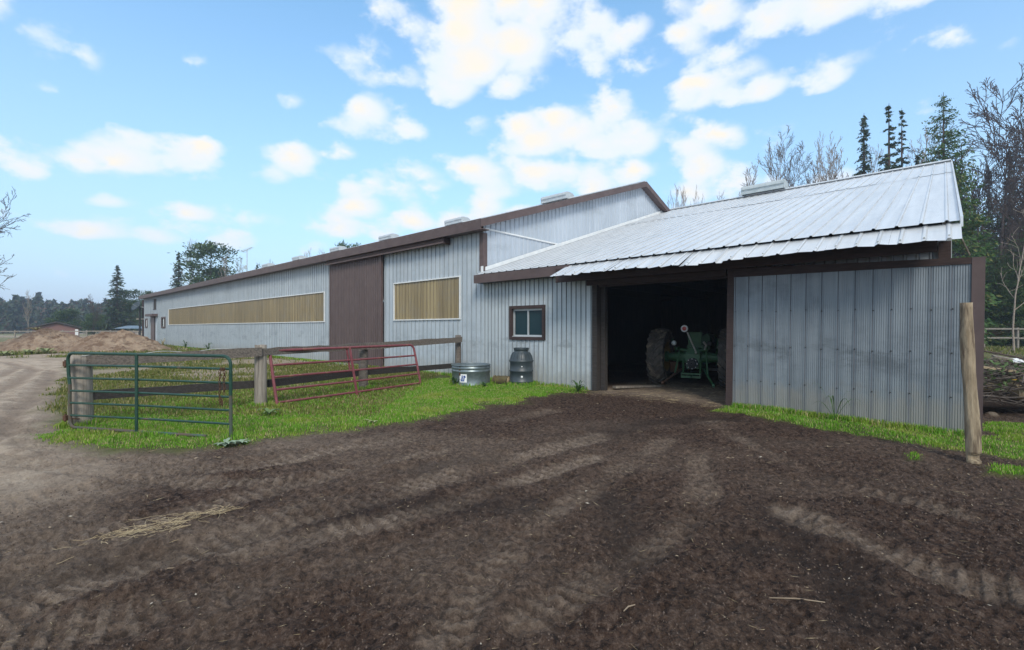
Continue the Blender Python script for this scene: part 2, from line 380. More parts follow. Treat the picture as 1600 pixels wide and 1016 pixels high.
def foliage(name, c1, c2, c3=None, trans=0.15, rough=0.7, patch=None):
    t = NT(name); r = t.isl(); c = t.mix(r, c1, c2)
    if patch:
        pv = t.coords(rnd=False); c = t.mix(t.math('MULTIPLY', t.rng(t.noise(pv, .9, 4, .6), .48, .66), .75), c, patch); c = t.mix(t.math('MULTIPLY', t.rng(t.noise(pv, 2.3, 3, .6), .55, .7), .6), c, (c1[0]*.55, c1[1]*.6, c1[2]*.8))
    if c3: c = t.mix(t.math('GREATER_THAN', t.math('FRACT', t.math('MULTIPLY', r, 37.7)), 0.82), c, c3)
    k = t.math('MULTIPLY_ADD', t.orand(), 0.3, 0.85)
    q = t.n('ShaderNodeVectorMath', operation='SCALE'); t.L.new(c, q.inputs[0]); t.L.new(k, q.inputs['Scale'])
    t.base(q.outputs[0]); t.set(rough, 0, 0.25)
    if trans:
        tr = t.n('ShaderNodeBsdfTranslucent'); t.L.new(q.outputs[0], tr.inputs[0])
        mx = t.n('ShaderNodeMixShader'); mx.inputs[0].default_value = trans
        t.L.new(t.b.outputs[0], mx.inputs[1]); t.L.new(tr.outputs[0], mx.inputs[2])
        t.L.new(mx.outputs[0], t.N['Material Output'].inputs[0])
    return t.mat
M['grass'] = foliage('grass_blades', (0.095, 0.24, 0.015), (0.21, 0.41, 0.035), (0.44, 0.38, 0.18), 0.35, patch=(0.28, 0.35, 0.05))
M['dry_grass'] = foliage('dry_grass_blades', (0.18, 0.18, 0.045), (0.13, 0.17, 0.035), (0.33, 0.27, 0.13), 0.3)
M['weed'] = foliage('broad_weed_leaves', (0.10, 0.17, 0.06), (0.19, 0.27, 0.12), None, 0.2)
M['weed_dark'] = foliage('dark_weed_leaves', (0.03, 0.075, 0.022), (0.06, 0.12, 0.03), None, 0.2)
M['weed_blue'] = foliage('thistle_leaves', (0.19, 0.27, 0.18), (0.30, 0.37, 0.27), None, 0.2)
M['weed_pale'] = foliage('pale_weed_leaves', (0.34, 0.36, 0.18), (0.26, 0.31, 0.13), None, 0.2)
M['spruce'] = foliage('spruce_needles', (0.022, 0.045, 0.020), (0.045, 0.075, 0.032), (0.085, 0.075, 0.045), 0.1)
M['pine'] = foliage('pine_needles', (0.025, 0.06, 0.022), (0.06, 0.10, 0.032), (0.09, 0.12, 0.04), 0.1)
M['cedar'] = foliage('cedar_sprays', (0.035, 0.085, 0.022), (0.08, 0.145, 0.036), (0.14, 0.15, 0.045), 0.15)
M['rusty_leaf'] = foliage('autumn_leaves', (0.12, 0.07, 0.03), (0.09, 0.085, 0.03), (0.20, 0.13, 0.04), 0.15)
M['far_wood'] = foliage('far_wood_foliage', (0.035, 0.055, 0.035), (0.06, 0.08, 0.05), (0.11, 0.075, 0.06), 0.0)
M['bark'] = simple('grey_bark', (0.075, 0.06, 0.052), (0.13, 0.105, 0.09), 5, 0.9, stretch=(4, 4, 1), bump=0.5)
M['bark_pale'] = simple('pale_birch_bark', (0.22, 0.175, 0.14), (0.34, 0.285, 0.235), 5, 0.9, stretch=(3, 3, 5), c3=(0.10, 0.085, 0.07))
M['bark_dark'] = simple('dark_bark', (0.045, 0.031, 0.027), (0.08, 0.056, 0.048), 5, 0.9, stretch=(4, 4, 1), bump=0.5)
M['straw'] = foliage('dry_straw', (0.36, 0.27, 0.15), (0.52, 0.42, 0.27), None, 0.1)
M['stick'] = simple('dry_stick', (0.17, 0.125, 0.085), (0.26, 0.2, 0.14), 9, .9)
M['chips'] = foliage('wood_chips', (0.22, 0.16, 0.10), (0.34, 0.27, 0.19), (0.42, 0.37, 0.30), 0.0)
M['clod'] = foliage('soil_crumbs', (0.05, 0.035, 0.028), (0.13, 0.095, 0.075), None, 0.0, 0.95)
M['stone'] = simple('field_stone', (0.10, 0.075, 0.055), (0.18, 0.14, 0.105), 6, 0.9, bump=0.5)
M['pink_brick'] = simple('pink_brick', (0.17, 0.09, 0.08), (0.22, 0.13, 0.115), 9, 0.9)
M['dark_roof'] = simple('dark_shingles', (0.05, 0.04, 0.042), (0.075, 0.06, 0.062), 4, 0.8)
M['blue_roof'] = simple('blue_grey_roof', (0.10, 0.14, 0.18), (0.15, 0.20, 0.25), 3, 0.4)
M['yellow_leaf'] = foliage('yellow_leaves', (0.45, 0.29, 0.03), (0.36, 0.22, 0.04), None, 0.2)

# ------------------------------------------------------------------ the lie of the land
# barn frame: origin at the front corner of the big barn, x along the front wall, y into the building
BX, BY, BA = -0.912, 14.93, math.atan2(-0.6757, 0.7371)
E1 = Vector((math.cos(BA), math.sin(BA), 0)); E2 = Vector((-math.sin(BA), math.cos(BA), 0))
def bw(t, s, z=0.0): return Vector((BX, BY, 0)) + E1 * t + E2 * s + Vector((0, 0, z))
def to_barn(x, y):
    dx = x - BX; dy = y - BY
    return dx * E1.x + dy * E1.y, dx * E2.x + dy * E2.y
def poly_img(pts): return np.array([[gp(a, b).x, gp(a, b).y] for a, b in pts])
def sdf_poly(x, y, P):
    """signed distance, positive inside"""
    d = np.full(x.shape, 1e9); inside = np.zeros(x.shape, bool); n = len(P)
    for i in range(n):
        ax, ay = P[i]; bx, by = P[(i + 1) % n]
        ex, ey = bx - ax, by - ay; wx, wy = x - ax, y - ay
        h = np.clip((wx*ex + wy*ey) / (ex*ex + ey*ey + 1e-12), 0, 1)
        d = np.minimum(d, (wx - ex*h)**2 + (wy - ey*h)**2)
        c = ((ay > y) != (by > y)) & (x < (bx - ax) * (y - ay) / (by - ay + 1e-12) + ax)
        inside ^= c
    d = np.sqrt(d); return np.where(inside, d, -d)
def polyline(x, y, P):
    """distance, arc length and signed side"""
    best = np.full(x.shape, 1e9); arc = np.zeros(x.shape); side = np.zeros(x.shape); L0 = 0.0
    for i in range(len(P) - 1):
        ax, ay = P[i]; bx, by = P[i + 1]; ex, ey = bx - ax, by - ay; l = math.hypot(ex, ey)
        wx, wy = x - ax, y - ay; h = np.clip((wx*ex + wy*ey) / (l*l), 0, 1)
        d = np.hypot(wx - ex*h, wy - ey*h); m_ = d < best
        best = np.where(m_, d, best); arc = np.where(m_, L0 + h*l, arc); side = np.where(m_, np.sign(ex*wy - ey*wx), side); L0 += l
    return best, arc, side

b1 = bw(4.1, 0); b2 = bw(-51, 0)
GRASS = np.vstack([poly_img([(52, 690), (100, 701), (160, 708), (250, 711), (340, 705), (420, 692), (520, 676), (620, 661), (700, 648), (770, 637), (830, 626), (880, 619), (935, 611)]),
                   [[b1.x, b1.y + .3], [b2.x, b2.y + .5]], poly_img([(235, 551), (160, 556), (105, 562), (108, 578), (85, 602), (62, 628), (72, 650), (45, 668)])])
VERGE = poly_img([(-900, 533), (-100, 533), (110, 533), (250, 549), (170, 557), (60, 560), (-100, 556), (-900, 556)])
RGRASS = np.vstack([poly_img([(1118, 641), (1180, 656), (1260, 668), (1350, 682), (1440, 695), (1515, 706), (1600, 716), (1800, 740)]), poly_img([(1800, 668), (1600, 655), (1545, 650)]),
                    [[bw(11.3, .3).x, bw(11.3, .3).y], [bw(7.5, .3).x, bw(7.5, .3).y]]])
RSTRIP = poly_img([(1540, 722), (1600, 726), (1800, 735), (1800, 775), (1600, 744), (1535, 736)])
RTUFT = poly_img([(1412, 708), (1430, 706), (1446, 711), (1440, 719), (1420, 719)])
RFIELD = poly_img([(1500, 541), (1900, 541), (1900, 563), (1500, 563)])
ROAD = poly_img([(-900, 560), (-200, 558), (60, 562), (105, 566), (100, 580), (75, 602), (50, 630), (60, 650), (30, 668), (40, 700), (-60, 760), (-900, 800)])
TRACKS = [  # polyline in photo survey points, half width, lightness, depth
    ([(-80, 990), (150, 905), (330, 845), (500, 797), (650, 760), (770, 722), (935, 682)], .24, .85, -.03),
    ([(-60, 800), (200, 752), (420, 726), (560, 698), (720, 670), (860, 642)], .22, .7, -.025),
    ([(380, 866), (600, 822), (800, 754), (930, 716)], .17, .8, -.025),
    ([(-60, 705), (120, 735), (330, 758), (560, 752), (700, 735)], .19, .6, -.02),
    ([(1030, 648), (1110, 662), (1220, 676)], .14, .85, -.012),
    ([(1700, 960), (1560, 920), (1440, 885), (1330, 845), (1240, 800)], .17, .75, -.025),
    ([(-40, 1012), (200, 965), (420, 900), (560, 862)], .2, .6, -.022),
    ([(820, 968), (960, 892), (1060, 830), (1100, 770), (1090, 715)], .16, .5, -.02),
    ([(-60, 880), (140, 838), (330, 790), (520, 745), (680, 705)], .18, .6, -.02),
    ([(700, 1000), (760, 900), (850, 810), (960, 740), (1040, 690)], .17, .5, -.02),
    ([(1500, 800), (1380, 770), (1260, 735), (1160, 690), (1100, 660)], .16, .5, -.018),
    ([(-60, 640), (20, 660), (60, 690), (160, 722), (330, 735), (520, 715)], .2, .6, -.02)]
RUTS = [([(-180, 668), (-40, 628), (30, 596), (55, 578), (10, 566), (-120, 562)], .22, -.03), ([(-140, 735), (-20, 690), (30, 640), (70, 600), (84, 580)], .2, -.03), ([(-200, 628), (-80, 604), (0, 588), (30, 574)], .2, -.025), ([(640, 737), (700, 725), (775, 712)], .16, -.03), ([(-60, 925), (120, 890), (300, 858), (390, 835)], .2, -.04), ([(1215, 800), (1260, 850), (1310, 905), (1360, 960)], .22, -.035),
        ([(950, 775), (975, 815), (990, 870)], .22, -.03), ([(1160, 852), (1240, 862), (1330, 880)], .2, -.03), ([(900, 690), (1010, 660), (1140, 655)], .3, -.015), ([(480, 820), (640, 790), (820, 790)], .25, -.02)]
TRACKS = [(poly_img(p), w, l, d) for p, w, l, d in TRACKS]
RUTS = [(poly_img(p), w, d) for p, w, d in RUTS]

def land(x, y):
    """height and masks of the ground"""
    t, s = to_barn(x, y)
    z = -0.10 * sstep(4.0, 8.0, x) * sstep(16.0, 9.0, y)
    wob = (fbm(x * 1.1, y * 1.1, 4) - .5); wob2 = fbm(x * 4.1 + 3, y * 4.1, 3) - .5
    edge = wob * 0.9 + wob2 * 0.5
    g = sstep(-.25, .40, sdf_poly(x, y, GRASS) + edge * 1.0 - .05)
    back = sstep(8.5, 17, y) * sstep(-3.0, -5.5, x)                       # trampled, thin turf inside the fence
    thin = 1 - .75 * back * sstep(.40, .62, fbm(x * .55 + 4, y * .55, 4))
    g = g * thin
    g = np.maximum(g, sstep(-.3, .5, sdf_poly(x, y, VERGE) + edge * 2.0) * sstep(.38, .6, fbm(x * .6, y * .6 + 9, 4)) * .9)
    rg = sstep(-.16, .26, sdf_poly(x, y, RGRASS) + edge * .7)
    rg = np.maximum(rg, sstep(-.06, .1, sdf_poly(x, y, RSTRIP) + edge * .2)); rg = np.maximum(rg, sstep(-.05, .08, sdf_poly(x, y, RTUFT) + edge * .12))
    g = np.maximum(g, rg)
    g = np.maximum(g, sstep(-.6, .6, sdf_poly(x, y, RFIELD) + edge) * .9)
    g = np.maximum(g, sstep(36, 44, y) * sstep(.30, .6, fbm(x * .08, y * .08 + 2, 4)) * .8)
    inside = sstep(-.25, .1, s) * sstep(-.2, .1, t) * sstep(11.2, 10.9, t)
    g = g * (1 - .32 * sstep(.56, .70, fbm(x * 1.6 + 2, y * 1.6 + 7, 4)) * sstep(18, 14, y))
    g = g * (1 - inside)
    sand = sstep(-1.7, .6, sdf_poly(x, y, ROAD) + edge * 1.8)
    sand = np.maximum(sand, back * .75)
    sand = np.maximum(sand, sstep(-.9, .6, s) * sstep(3.6, 4.4, t) * sstep(8.0, 7.3, t) * .5)
    sand = np.maximum(sand, sstep(24, 30, y) * .5)
    left = sstep(2.0, -5.5, x + (y - 6) * .25)                            # the yard turns sandier towards the track
    light = 0.62 * left * sstep(.3, .7, fbm(x * .7, y * .9, 4)) + .14 * sstep(.5, .75, fbm(x * .45 + 3, y * .8 + 6, 4))
    dirt = (1 - g)
    for P, w, l, d in TRACKS:
        dd, arc, side = polyline(x, y, P); dd = dd + wob2 * .05 + wob * .10; worn = sstep(.25, .5, fbm(arc * .55 + P[0][0], dd * .4 + P[0][1], 3))
        prof = np.exp(-(dd / w)**4)
        lug = sstep(-.2, .5, np.sin(arc * 2 * math.pi / .12 + side * dd * 8)) * sstep(.28, .42, fbm(x * 1.3 + 8, y * 1.3, 3))
        light = np.maximum(light, l * prof * worn * (.55 + .55 * lug) * (.55 + .7 * fbm(x * 2.2, y * 2.2, 4)))
        z = z + dirt * (d * prof * worn + 0.018 * np.exp(-((dd - w * 1.45) / (w * .45))**2) + .017 * lug * np.exp(-(dd / (w * .8))**4))
    dark = np.zeros(x.shape)
    for P, w, d in RUTS:
        dd, arc, side = polyline(x, y, P); dd = dd + wob2 * .15
        prof = np.exp(-(dd / w)**2); dark = np.maximum(dark, prof)
        z = z + dirt * (d * prof + .022 * np.exp(-((dd - w * 1.5) / (w * .5))**2))
    near = sstep(30, 12, y) * (1 - inside * .7)
    rough = dirt * near * (1 - sand * .55)
    z = z + rough * (.07 * (fbm(x * .8, y * .8 + 5, 3) - .5) + .05 * (fbm(x * 4, y * 4, 4) - .5) + .055 * (fbm(x * 12, y * 12, 3, .6) - .5) + .030 * (vnoise(x * 34, y * 34) - .5))
    z = z + g * near * .05 * (fbm(x * 1.7, y * 1.7, 3) - .3)
    hug = sstep(.5, .05, np.abs(s)) * sstep(-52, -51, t) * sstep(11.4, 11.1, t)
    return z, sand, g, light, dark, inside

def ground_material():
    t = NT('yard_soil'); tc = t.n('ShaderNodeTexCoord'); v = tc.outputs['Object']
    at_ = t.n('ShaderNodeVertexColor', layer_name='cover'); sp = t.n('ShaderNodeSeparateColor'); t.L.new(at_.outputs['Color'], sp.inputs[0])
    sand, grass, light = sp.outputs; dark = at_.outputs['Alpha']
    big = t.noise(v, .7, 6, .62); mid = t.noise(v, 4.2, 7, .65); fine = t.noise(v, 38, 6, .7); grit = t.noise(v, 130, 3, .6)
    crumb = t.noise(v, 19, 6, .78); patch_ = t.noise(v, 1.9, 6, .7)
    soil = t.mix(t.rng(mid, .32, .68), (.047, .026, .0175), (.081, .048, .034))
    soil = t.mix(t.math('MULTIPLY', t.rng(big, .45, .7), .55), soil, (.098, .063, .046))
    soil = t.mix(t.math('MULTIPLY', t.rng(crumb, .51, .62), .8), soil, (.158, .107, .080))
    soil = t.mix(t.math('MULTIPLY', t.rng(crumb, .49, .40), .9), soil, (.012, .007, .006))
    soil = t.mix(t.math('MULTIPLY', t.rng(patch_, .54, .68), .55), soil, (.030, .020, .016))
    soil = t.mix(t.math('MULTIPLY', dark, .65), soil, (.028, .019, .016))
    dust = t.mix(t.rng(crumb, .36, .62), (.17, .125, .094), (.33, .255, .195))
    soil = t.mix(t.math('MULTIPLY', light, t.rng(mid, .05, .45, .35, 1.15), clamp=True), soil, dust)
    sandc = t.mix(t.rng(patch_, .3, .7), (.34, .26, .195), (.58, .47, .365))
    sandc = t.mix(t.math('MULTIPLY', t.rng(crumb, .46, .36), .5), sandc, (.21, .155, .115))
    sandc = t.mix(t.math('MULTIPLY', dark, .6), sandc, (.19, .135, .10))
    c = t.mix(t.math('MULTIPLY', sand, t.rng(big, .0, .3), clamp=True), soil, sandc)
    turf = t.mix(t.rng(mid, .35, .65), (.085, .10, .025), (.14, .145, .045))
    c = t.mix(t.math('MULTIPLY', grass, t.rng(fine, .1, .55), clamp=True), c, turf)
    c = t.mix(t.math('MULTIPLY', t.rng(grit, .66, .74), .35), c, (.26, .20, .15))
    t.base(c); t.set(.93, 0, .22)
    h = t.math('ADD', t.math('MULTIPLY', fine, .5), t.math('MULTIPLY', crumb, 1.2)); t.bump(h, 1.0, .035)
    return t.mat
def build_ground():
    u = np.concatenate([[-40, -15, -7, -4, -2.8, -2.1, -1.75], np.linspace(-1.5, 1.5, 820), [1.75, 2.1, 2.8, 4, 7, 15, 40]])
    yr = np.concatenate([[-60, -25, -8, -3, -1, .3], 1.25 * np.exp(np.linspace(0, math.log(45 / 1.25), 540)), [48, 52, 58, 65, 75, 90, 110, 140, 180, 240, 320, 420, 560, 700]])
    ys = np.maximum(yr, 1.25)
    X = (ys[:, None] * u[None, :]).clip(-700, 700); Y = np.repeat(yr[:, None], len(u), 1)
    Z, sand, g, light, dark, ins = land(X, Y)
    nr, nc = X.shape
    V = np.stack([X, Y, Z], -1).reshape(-1, 3)
    i = np.arange(nr * nc).reshape(nr, nc)
    Fq = np.stack([i[:-1, :-1], i[:-1, 1:], i[1:, 1:], i[1:, :-1]], -1).reshape(-1, 4)
    me = np_mesh('ground', V, Fq, ground_material(), True)
    ca = me.color_attributes.new('cover', 'FLOAT_COLOR', 'POINT')
    ca.data.foreach_set('color', np.stack([sand, g, light, dark], -1).reshape(-1).astype(np.float32))
    o = link('ground', me); tag(o, 'brown churned yard soil with tyre tracks and a sandy lane', None, None, 'structure')
    o['label'] = 'brown churned yard soil with tyre tracks and a sandy lane'
build_ground()
def gz(x, y): return float(land(np.array([float(x)]), np.array([float(y)]))[0][0])

# ------------------------------------------------------------------ ribbed sheets
def prof_rib(w, pitch, h=.026, base=.06, top=.026, off=None):
    n = max(1, int(round(w / pitch))); p = w / n; pts = [(0, 0)]
    for k in range(n):
        c = p * (k + .5)
        pts += [(c - base/2, 0), (c - top/2, h), (c + top/2, h), (c + base/2, 0)]
    pts.append((w, 0)); return pts
def prof_wave(w, pitch, h=.008, lap=.014):
    n = max(2, int(round(w / pitch))); pts = [(0, lap), (.02, lap), (.035, 0)]
    for k in range(1, n):
        x = w * k / n; pts += [(x - pitch*.22, 0), (x, h)] if x > .06 else []
    pts += [(w, 0)]; return pts
def prof_double(w, pitch, h=.012):
    n = max(1, int(round(w / pitch))); p = w / n; pts = [(0, 0)]
    for k in range(n): pts += [(p*(k+.30), 0), (p*(k+.42), h), (p*(k+.58), h), (p*(k+.70), 0)]
    pts.append((w, 0)); return pts
_cache = {}
def sheet(name, parent, mat, prof, x0, z0, z1, y=0.0, key=None, z1b=None, side='front', loc_extra=None):
    """upright ribbed sheet whose left bottom corner is at (x0, y, z0); z1b = height at its right edge"""
    w = prof[-1][0]; za = z1 - z0; zb = (z1b if z1b is not None else z1) - z0
    k = (key, side, round(w, 3), round(za, 3), round(zb, 3), mat.name)
    if key and k in _cache: me = _cache[k]
    else:
        m = MB(); vs_ = []
        for px_, d in prof:
            zt = za + (zb - za) * px_ / w
            if side == 'front': vs_ += [(px_, -d, 0), (px_, -d, zt)]
            else: vs_ += [(d, px_, 0), (d, px_, zt)]
        fs = []
        for i in range(len(prof) - 1):
            fs.append((2*i, 2*i+2, 2*i+3, 2*i+1))
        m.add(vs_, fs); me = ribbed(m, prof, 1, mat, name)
        if key: _cache[k] = me
    o = link(name, me, parent)
    o.location = (x0, y, z0) if side == 'front' else (y, x0, z0)
    return o
def split(a, b, w):
    n = max(1, int(round(abs(b - a) / w))); return [a + (b - a) * i / n for i in range(n + 1)]
def slope_sheet(name, parent, mat, prof, x0, s0, z0, s1, z1, key=None, wav=None):
    """roof sheet from the low edge (s0, z0) up to (s1, z1); ribs run up the slope"""
    L = math.hypot(s1 - s0, z1 - z0); a = math.atan2(z1 - z0, s1 - s0); w = prof[-1][0]
    k = (key, round(w, 3), round(L, 3), mat.name)
    if key and k in _cache: me = _cache[k]
    else:
        m = MB(); vs_ = []
        for i, (px_, d) in enumerate(prof):
            dl = (wav[i % len(wav)] if wav else 0)
            vs_ += [(px_, 0, d + dl), (px_, L * .5, d + dl * .3), (px_, L, d)]
        fs = []
        for i in range(len(prof) - 1):
            for q in (0, 1): fs.append((3*i+q, 3*i+3+q, 3*i+4+q, 3*i+1+q))
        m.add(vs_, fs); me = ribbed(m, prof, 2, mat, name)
        if key: _cache[k] = me
    o = link(name, me, parent); o.location = (x0, s0, z0); o.rotation_euler = (a, 0, 0)
    return o
def bx(name, parent, mat, a, b):
    m = MB(); m.box(a, b); return m.build(name, mat, parent)

# ------------------------------------------------------------------ the long barn
barn = empty('barn', (BX, BY, 0), BA)
tag(barn, 'long grey steel riding barn with brown trim and a yellowed window strip', 'barn')
BL, BD, EZ, PITCH = -51.1, 21.0, 4.94, .342
RZ = EZ + PITCH * (BD / 2 + .36) - .10
WALLTOP = 4.80
# openings on the long wall: x0, x1, z0, z1
OPEN = [(-4.91, -1.10, 1.93, 3.30), (-9.97, -5.67, 0.0, 4.5), (-40.5, -10.7, 1.925, 3.28), (-43.2, -41.7, 1.63, 2.63), (-47.6, -45.0, 0.0, 2.9), (-46.7, -45.4, 3.45, 4.45), (-50.3, -49.3, 1.66, 2.58)]
edges = sorted(set([BL, 0.0] + [e for o in OPEN for e in o[:2]]))
for a, b in zip(edges[:-1], edges[1:]):
    cols = split(a, b, .92)
    ops = sorted([(o[2], o[3]) for o in OPEN if o[0] < (a + b) / 2 < o[1]])
    zs = []; z = 0.0
    for lo, hi in ops:
        if lo > z + .01: zs.append((z, lo))
        z = hi
    zs.append((z, WALLTOP))
    for c0, c1 in zip(cols[:-1], cols[1:]):
        for lo, hi in zs:
            sheet('wall_panel', barn, M['siding'], prof_rib(c1 - c0, .23), c0, lo, hi, 0.0, key='wa')
# gable wall, lower and upper course, cap flashing between
gc = split(0, BD, .92)
def rz(s): return EZ + PITCH * (min(s, BD - s) + .36) - .06
for c0, c1 in zip(gc[:-1], gc[1:]):
    sheet('gable_panel', barn, M['gable'], prof_rib(c1 - c0, .23), c0, 0, 4.74, 0.0, key='ga', side='side')
    lo = 4.76
    if c0 < BD/2 < c1:
        sheet('gable_panel', barn, M['gable'], prof_rib(BD/2 - c0, .23), c0, lo, rz(c0), 0.012, side='side', z1b=rz(BD/2))
        sheet('gable_panel', barn, M['gable'], prof_rib(c1 - BD/2, .23), BD/2, lo, rz(BD/2), 0.012, side='side', z1b=rz(c1))
    else:
        sheet('gable_panel', barn, M['gable'], prof_rib(c1 - c0, .23), c0, lo, rz(c0), 0.012, side='side', z1b=rz(c1))
bx('gable_flashing', barn, M['white_trim'], (.0, .06, 4.735), (.045, BD - .06, 4.785))
bx('end_wall', barn, M['siding'], (BL - .1, 0.02, 0), (BL, BD, 4.85))
bx('back_wall', barn, M['siding'], (BL, BD, 0), (0, BD + .1, 4.85))
m = MB(); m.add([(BL - .08, 0, 4.84), (BL - .08, BD, 4.84), (BL - .08, BD/2, RZ - .1)], [(0, 2, 1)]); m.build('end_gable', M['siding'], barn)
# roof sheets
for c0, c1 in zip(split(BL - .3, .28, .92)[:-1], split(BL - .3, .28, .92)[1:]):
    slope_sheet('roof_sheet', barn, M['roof'], prof_rib(c1 - c0, .3), c0, -.40, EZ - .04, BD/2, RZ - .02, key='rbf')
m = MB(); m.add([(BL - .3, BD/2, RZ), (.28, BD/2, RZ), (.28, BD + .4, EZ), (BL - .3, BD + .4, EZ)], [(0, 1, 2, 3)]); m.build('back_roof', M['roof'], barn)
bx('ridge_cap', barn, M['roof'], (BL - .3, BD/2 - .16, RZ + .01), (.28, BD/2 + .16, RZ + .05))
# eave board and soffit, in lengths
for c0, c1 in zip(split(BL - .3, .30, 6.1)[:-1], split(BL - .3, .30, 6.1)[1:]):
    bx('fascia', barn, M['brown'], (c0 + .004, -.40, EZ - .30), (c1 - .004, -.365, EZ + .025))
bx('soffit', barn, M['brown'], (BL - .3, -.362, EZ - .285), (.30, -.022, EZ - .262))
# sloping gable boards
def rake(name, sa, sb, za, zb, x0, x1, th):
    m = MB(); m.add([(x0, sa, za - th), (x1, sa, za - th), (x1, sb, zb - th), (x0, sb, zb - th), (x0, sa, za), (x1, sa, za), (x1, sb, zb), (x0, sb, zb)],
                    [(0,3,2,1),(4,5,6,7),(0,1,5,4),(1,2,6,5),(2,3,7,6),(3,0,4,7)])
    return m.build(name, M['brown'], barn)
rake('gable_board', -.40, BD/2, EZ + .005, RZ + .03, .285, .32, .24)
rake('gable_board', BD/2, BD + .4, RZ + .03, EZ + .005, .285, .32, .24)
rake('gable_soffit', -.36, BD/2, EZ - .2, RZ - .19, .02, .284, .02)
rake('gable_soffit', BD/2, BD + .36, RZ - .19, EZ - .2, .02, .284, .02)
bx('corner_trim', barn, M['brown'], (-.13, -.045, 3.42), (.045, -.02, 4.62))
bx('corner_trim', barn, M['brown'], (.021, -.02, 3.42), (.045, .14, 4.62))
bx('corner_patch', barn, M['white_trim'], (-.05, -.06, 3.36), (.055, -.046, 3.56))
# big sliding door with its covered track
sd = bx('sliding_door', barn, M['brown_door'], (-9.99, -.105, .05), (-5.62, -.075, 4.55))
for c0, c1 in zip(split(-9.93, -5.78, .415)[:-1], split(-9.93, -5.78, .415)[1:]):
    sheet('door_panel', sd, M['brown_door'], prof_rib(c1 - c0, .138, .02, .06, .03), c0, .07, 4.44, -.107, key='sdp')
bx('door_stile', sd, M['brown'], (-5.78, -.15, .03), (-5.64, -.108, 4.52)); bx('door_stile', sd, M['brown'], (-9.99, -.13, .03), (-9.93, -.108, 4.52))
bx('door_rail', sd, M['brown'], (-9.93, -.14, 4.44), (-5.78, -.108, 4.53))
bx('bottom_guide', sd, M['steel_bar'], (-9.9, -.2, .0), (-7.3, -.13, .07))
tr = bx('door_track', barn, M['brown'], (-10.0, -.24, 4.5), (-1.6, -.03, 4.66))
m = MB(); m.add([(-10.0, -.32, 4.50), (-1.6, -.32, 4.50), (-1.6, -.03, 4.71), (-10.0, -.03, 4.71), (-10, -.32, 4.45), (-1.6, -.32, 4.45)], [(0,1,2,3),(4,5,1,0)]); m.build('track_hood', M['brown'], tr)
bx('track_end', tr, M['brown_dark'], (-1.598, -.32, 4.42), (-1.57, -.03, 4.72))
# yellowed window strips
def strip(x0, x1, z0, z1):
    fr = MB(); e = .04
    fr.box((x0 - e, -.05, z0 - e), (x1 + e, -.003, z0)); fr.box((x0 - e, -.05, z1), (x1 + e, -.003, z1 + e))
    fr.box((x0 - e, -.05, z0), (x0, -.003, z1)); fr.box((x1, -.05, z0), (x1 + e, -.003, z1))
    f = fr.build('window_strip', M['white_trim'], barn)
    cs = split(x0, x1, .95)
    for c0, c1 in zip(cs[:-1], cs[1:]):
        sheet('fibreglass_panel', f, M['fibre'], prof_rib(c1 - c0, .19, .016, .06, .03), c0, z0, z1, .0, key='fib')
strip(-4.91, -1.10, 1.93, 3.30); strip(-40.5, -10.7, 1.925, 3.28)
# far doorway, loft opening and two small windows
fd = bx('side_door', barn, M['brown_door'], (-47.6, -.06, .0), (-45.9, -.02, 2.75))
bx('door_edge', fd, M['brown_dark'], (-45.9, -.09, 0), (-45.7, -.02, 2.75)); bx('door_hood', fd, M['brown'], (-47.8, -.5, 2.76), (-44.7, -.02, 2.98))
bx('door_side_panel', fd, M['siding'], (-45.7, -.03, 0), (-45.0, -.01, 2.74))
lo_ = bx('loft_opening', barn, M['inside'], (-46.7, .02, 3.45), (-45.4, .06, 4.45)); bx('loft_frame', lo_, M['brown_dark'], (-46.75, -.03, 3.40), (-45.35, .0, 3.45))
for x0, x1, z0, z1 in ((-43.2, -41.7, 1.63, 2.63), (-50.3, -49.3, 1.66, 2.58)):
    m = MB(); e = .12
    m.box((x0 - .02, -.06, z0 - .02), (x1 + .02, -.004, z0 + e)); m.box((x0 - .02, -.06, z1 - e), (x1 + .02, -.004, z1 + .02)); m.box((x0 - .02, -.06, z0 + e), (x0 + e, -.004, z1 - e)); m.box((x1 - e, -.06, z0 + e), (x1 + .02, -.004, z1 - e))
    w = m.build('small_window', M['brown'], barn); bx('pane', w, M['glass'], (x0 + e, .0, z0 + e), (x1 - e, .03, z1 - e)); bx('mullion', w, M['white_trim'], ((x0+x1)/2 - .04, -.04, z0 + e), ((x0+x1)/2 + .04, -.004, z1 - e))
# ridge vents
def vent(parent, x, s, z, L, mat, hgt_=.40):
    m = MB()
    prof = [(-.36, 0), (-.36, hgt_ * .45), (-.42, hgt_ * .5), (-.40, hgt_ * .74), (-.30, hgt_ * .93), (-.12, hgt_), (.12, hgt_), (.30, hgt_ * .93), (.40, hgt_ * .74), (.42, hgt_ * .5), (.36, hgt_ * .45), (.36, 0)]
    n = len(prof); vs_ = [(x - L/2, s + a, z + b) for a, b in prof] + [(x + L/2, s + a, z + b) for a, b in prof]
    m.add(vs_, [(i, i + 1, n + i + 1, n + i) for i in range(n - 1)] + [tuple(range(n))[::-1], tuple(range(n, 2*n))])
    v = m.build('ridge_vent', mat, parent)
    for k in (-1, 1): bx('end_cap', v, mat, (x + k*(L/2 + .012) - .01, s - .37, z + .01), (x + k*(L/2 + .012) + .01, s + .37, z + hgt_ * .80))
    return v
for x in (-5.0, -13.4, -21.6, -29.8, -38.0, -46.2): vent(barn, x, BD/2, RZ - .0, 1.7, M['vent'], .40)

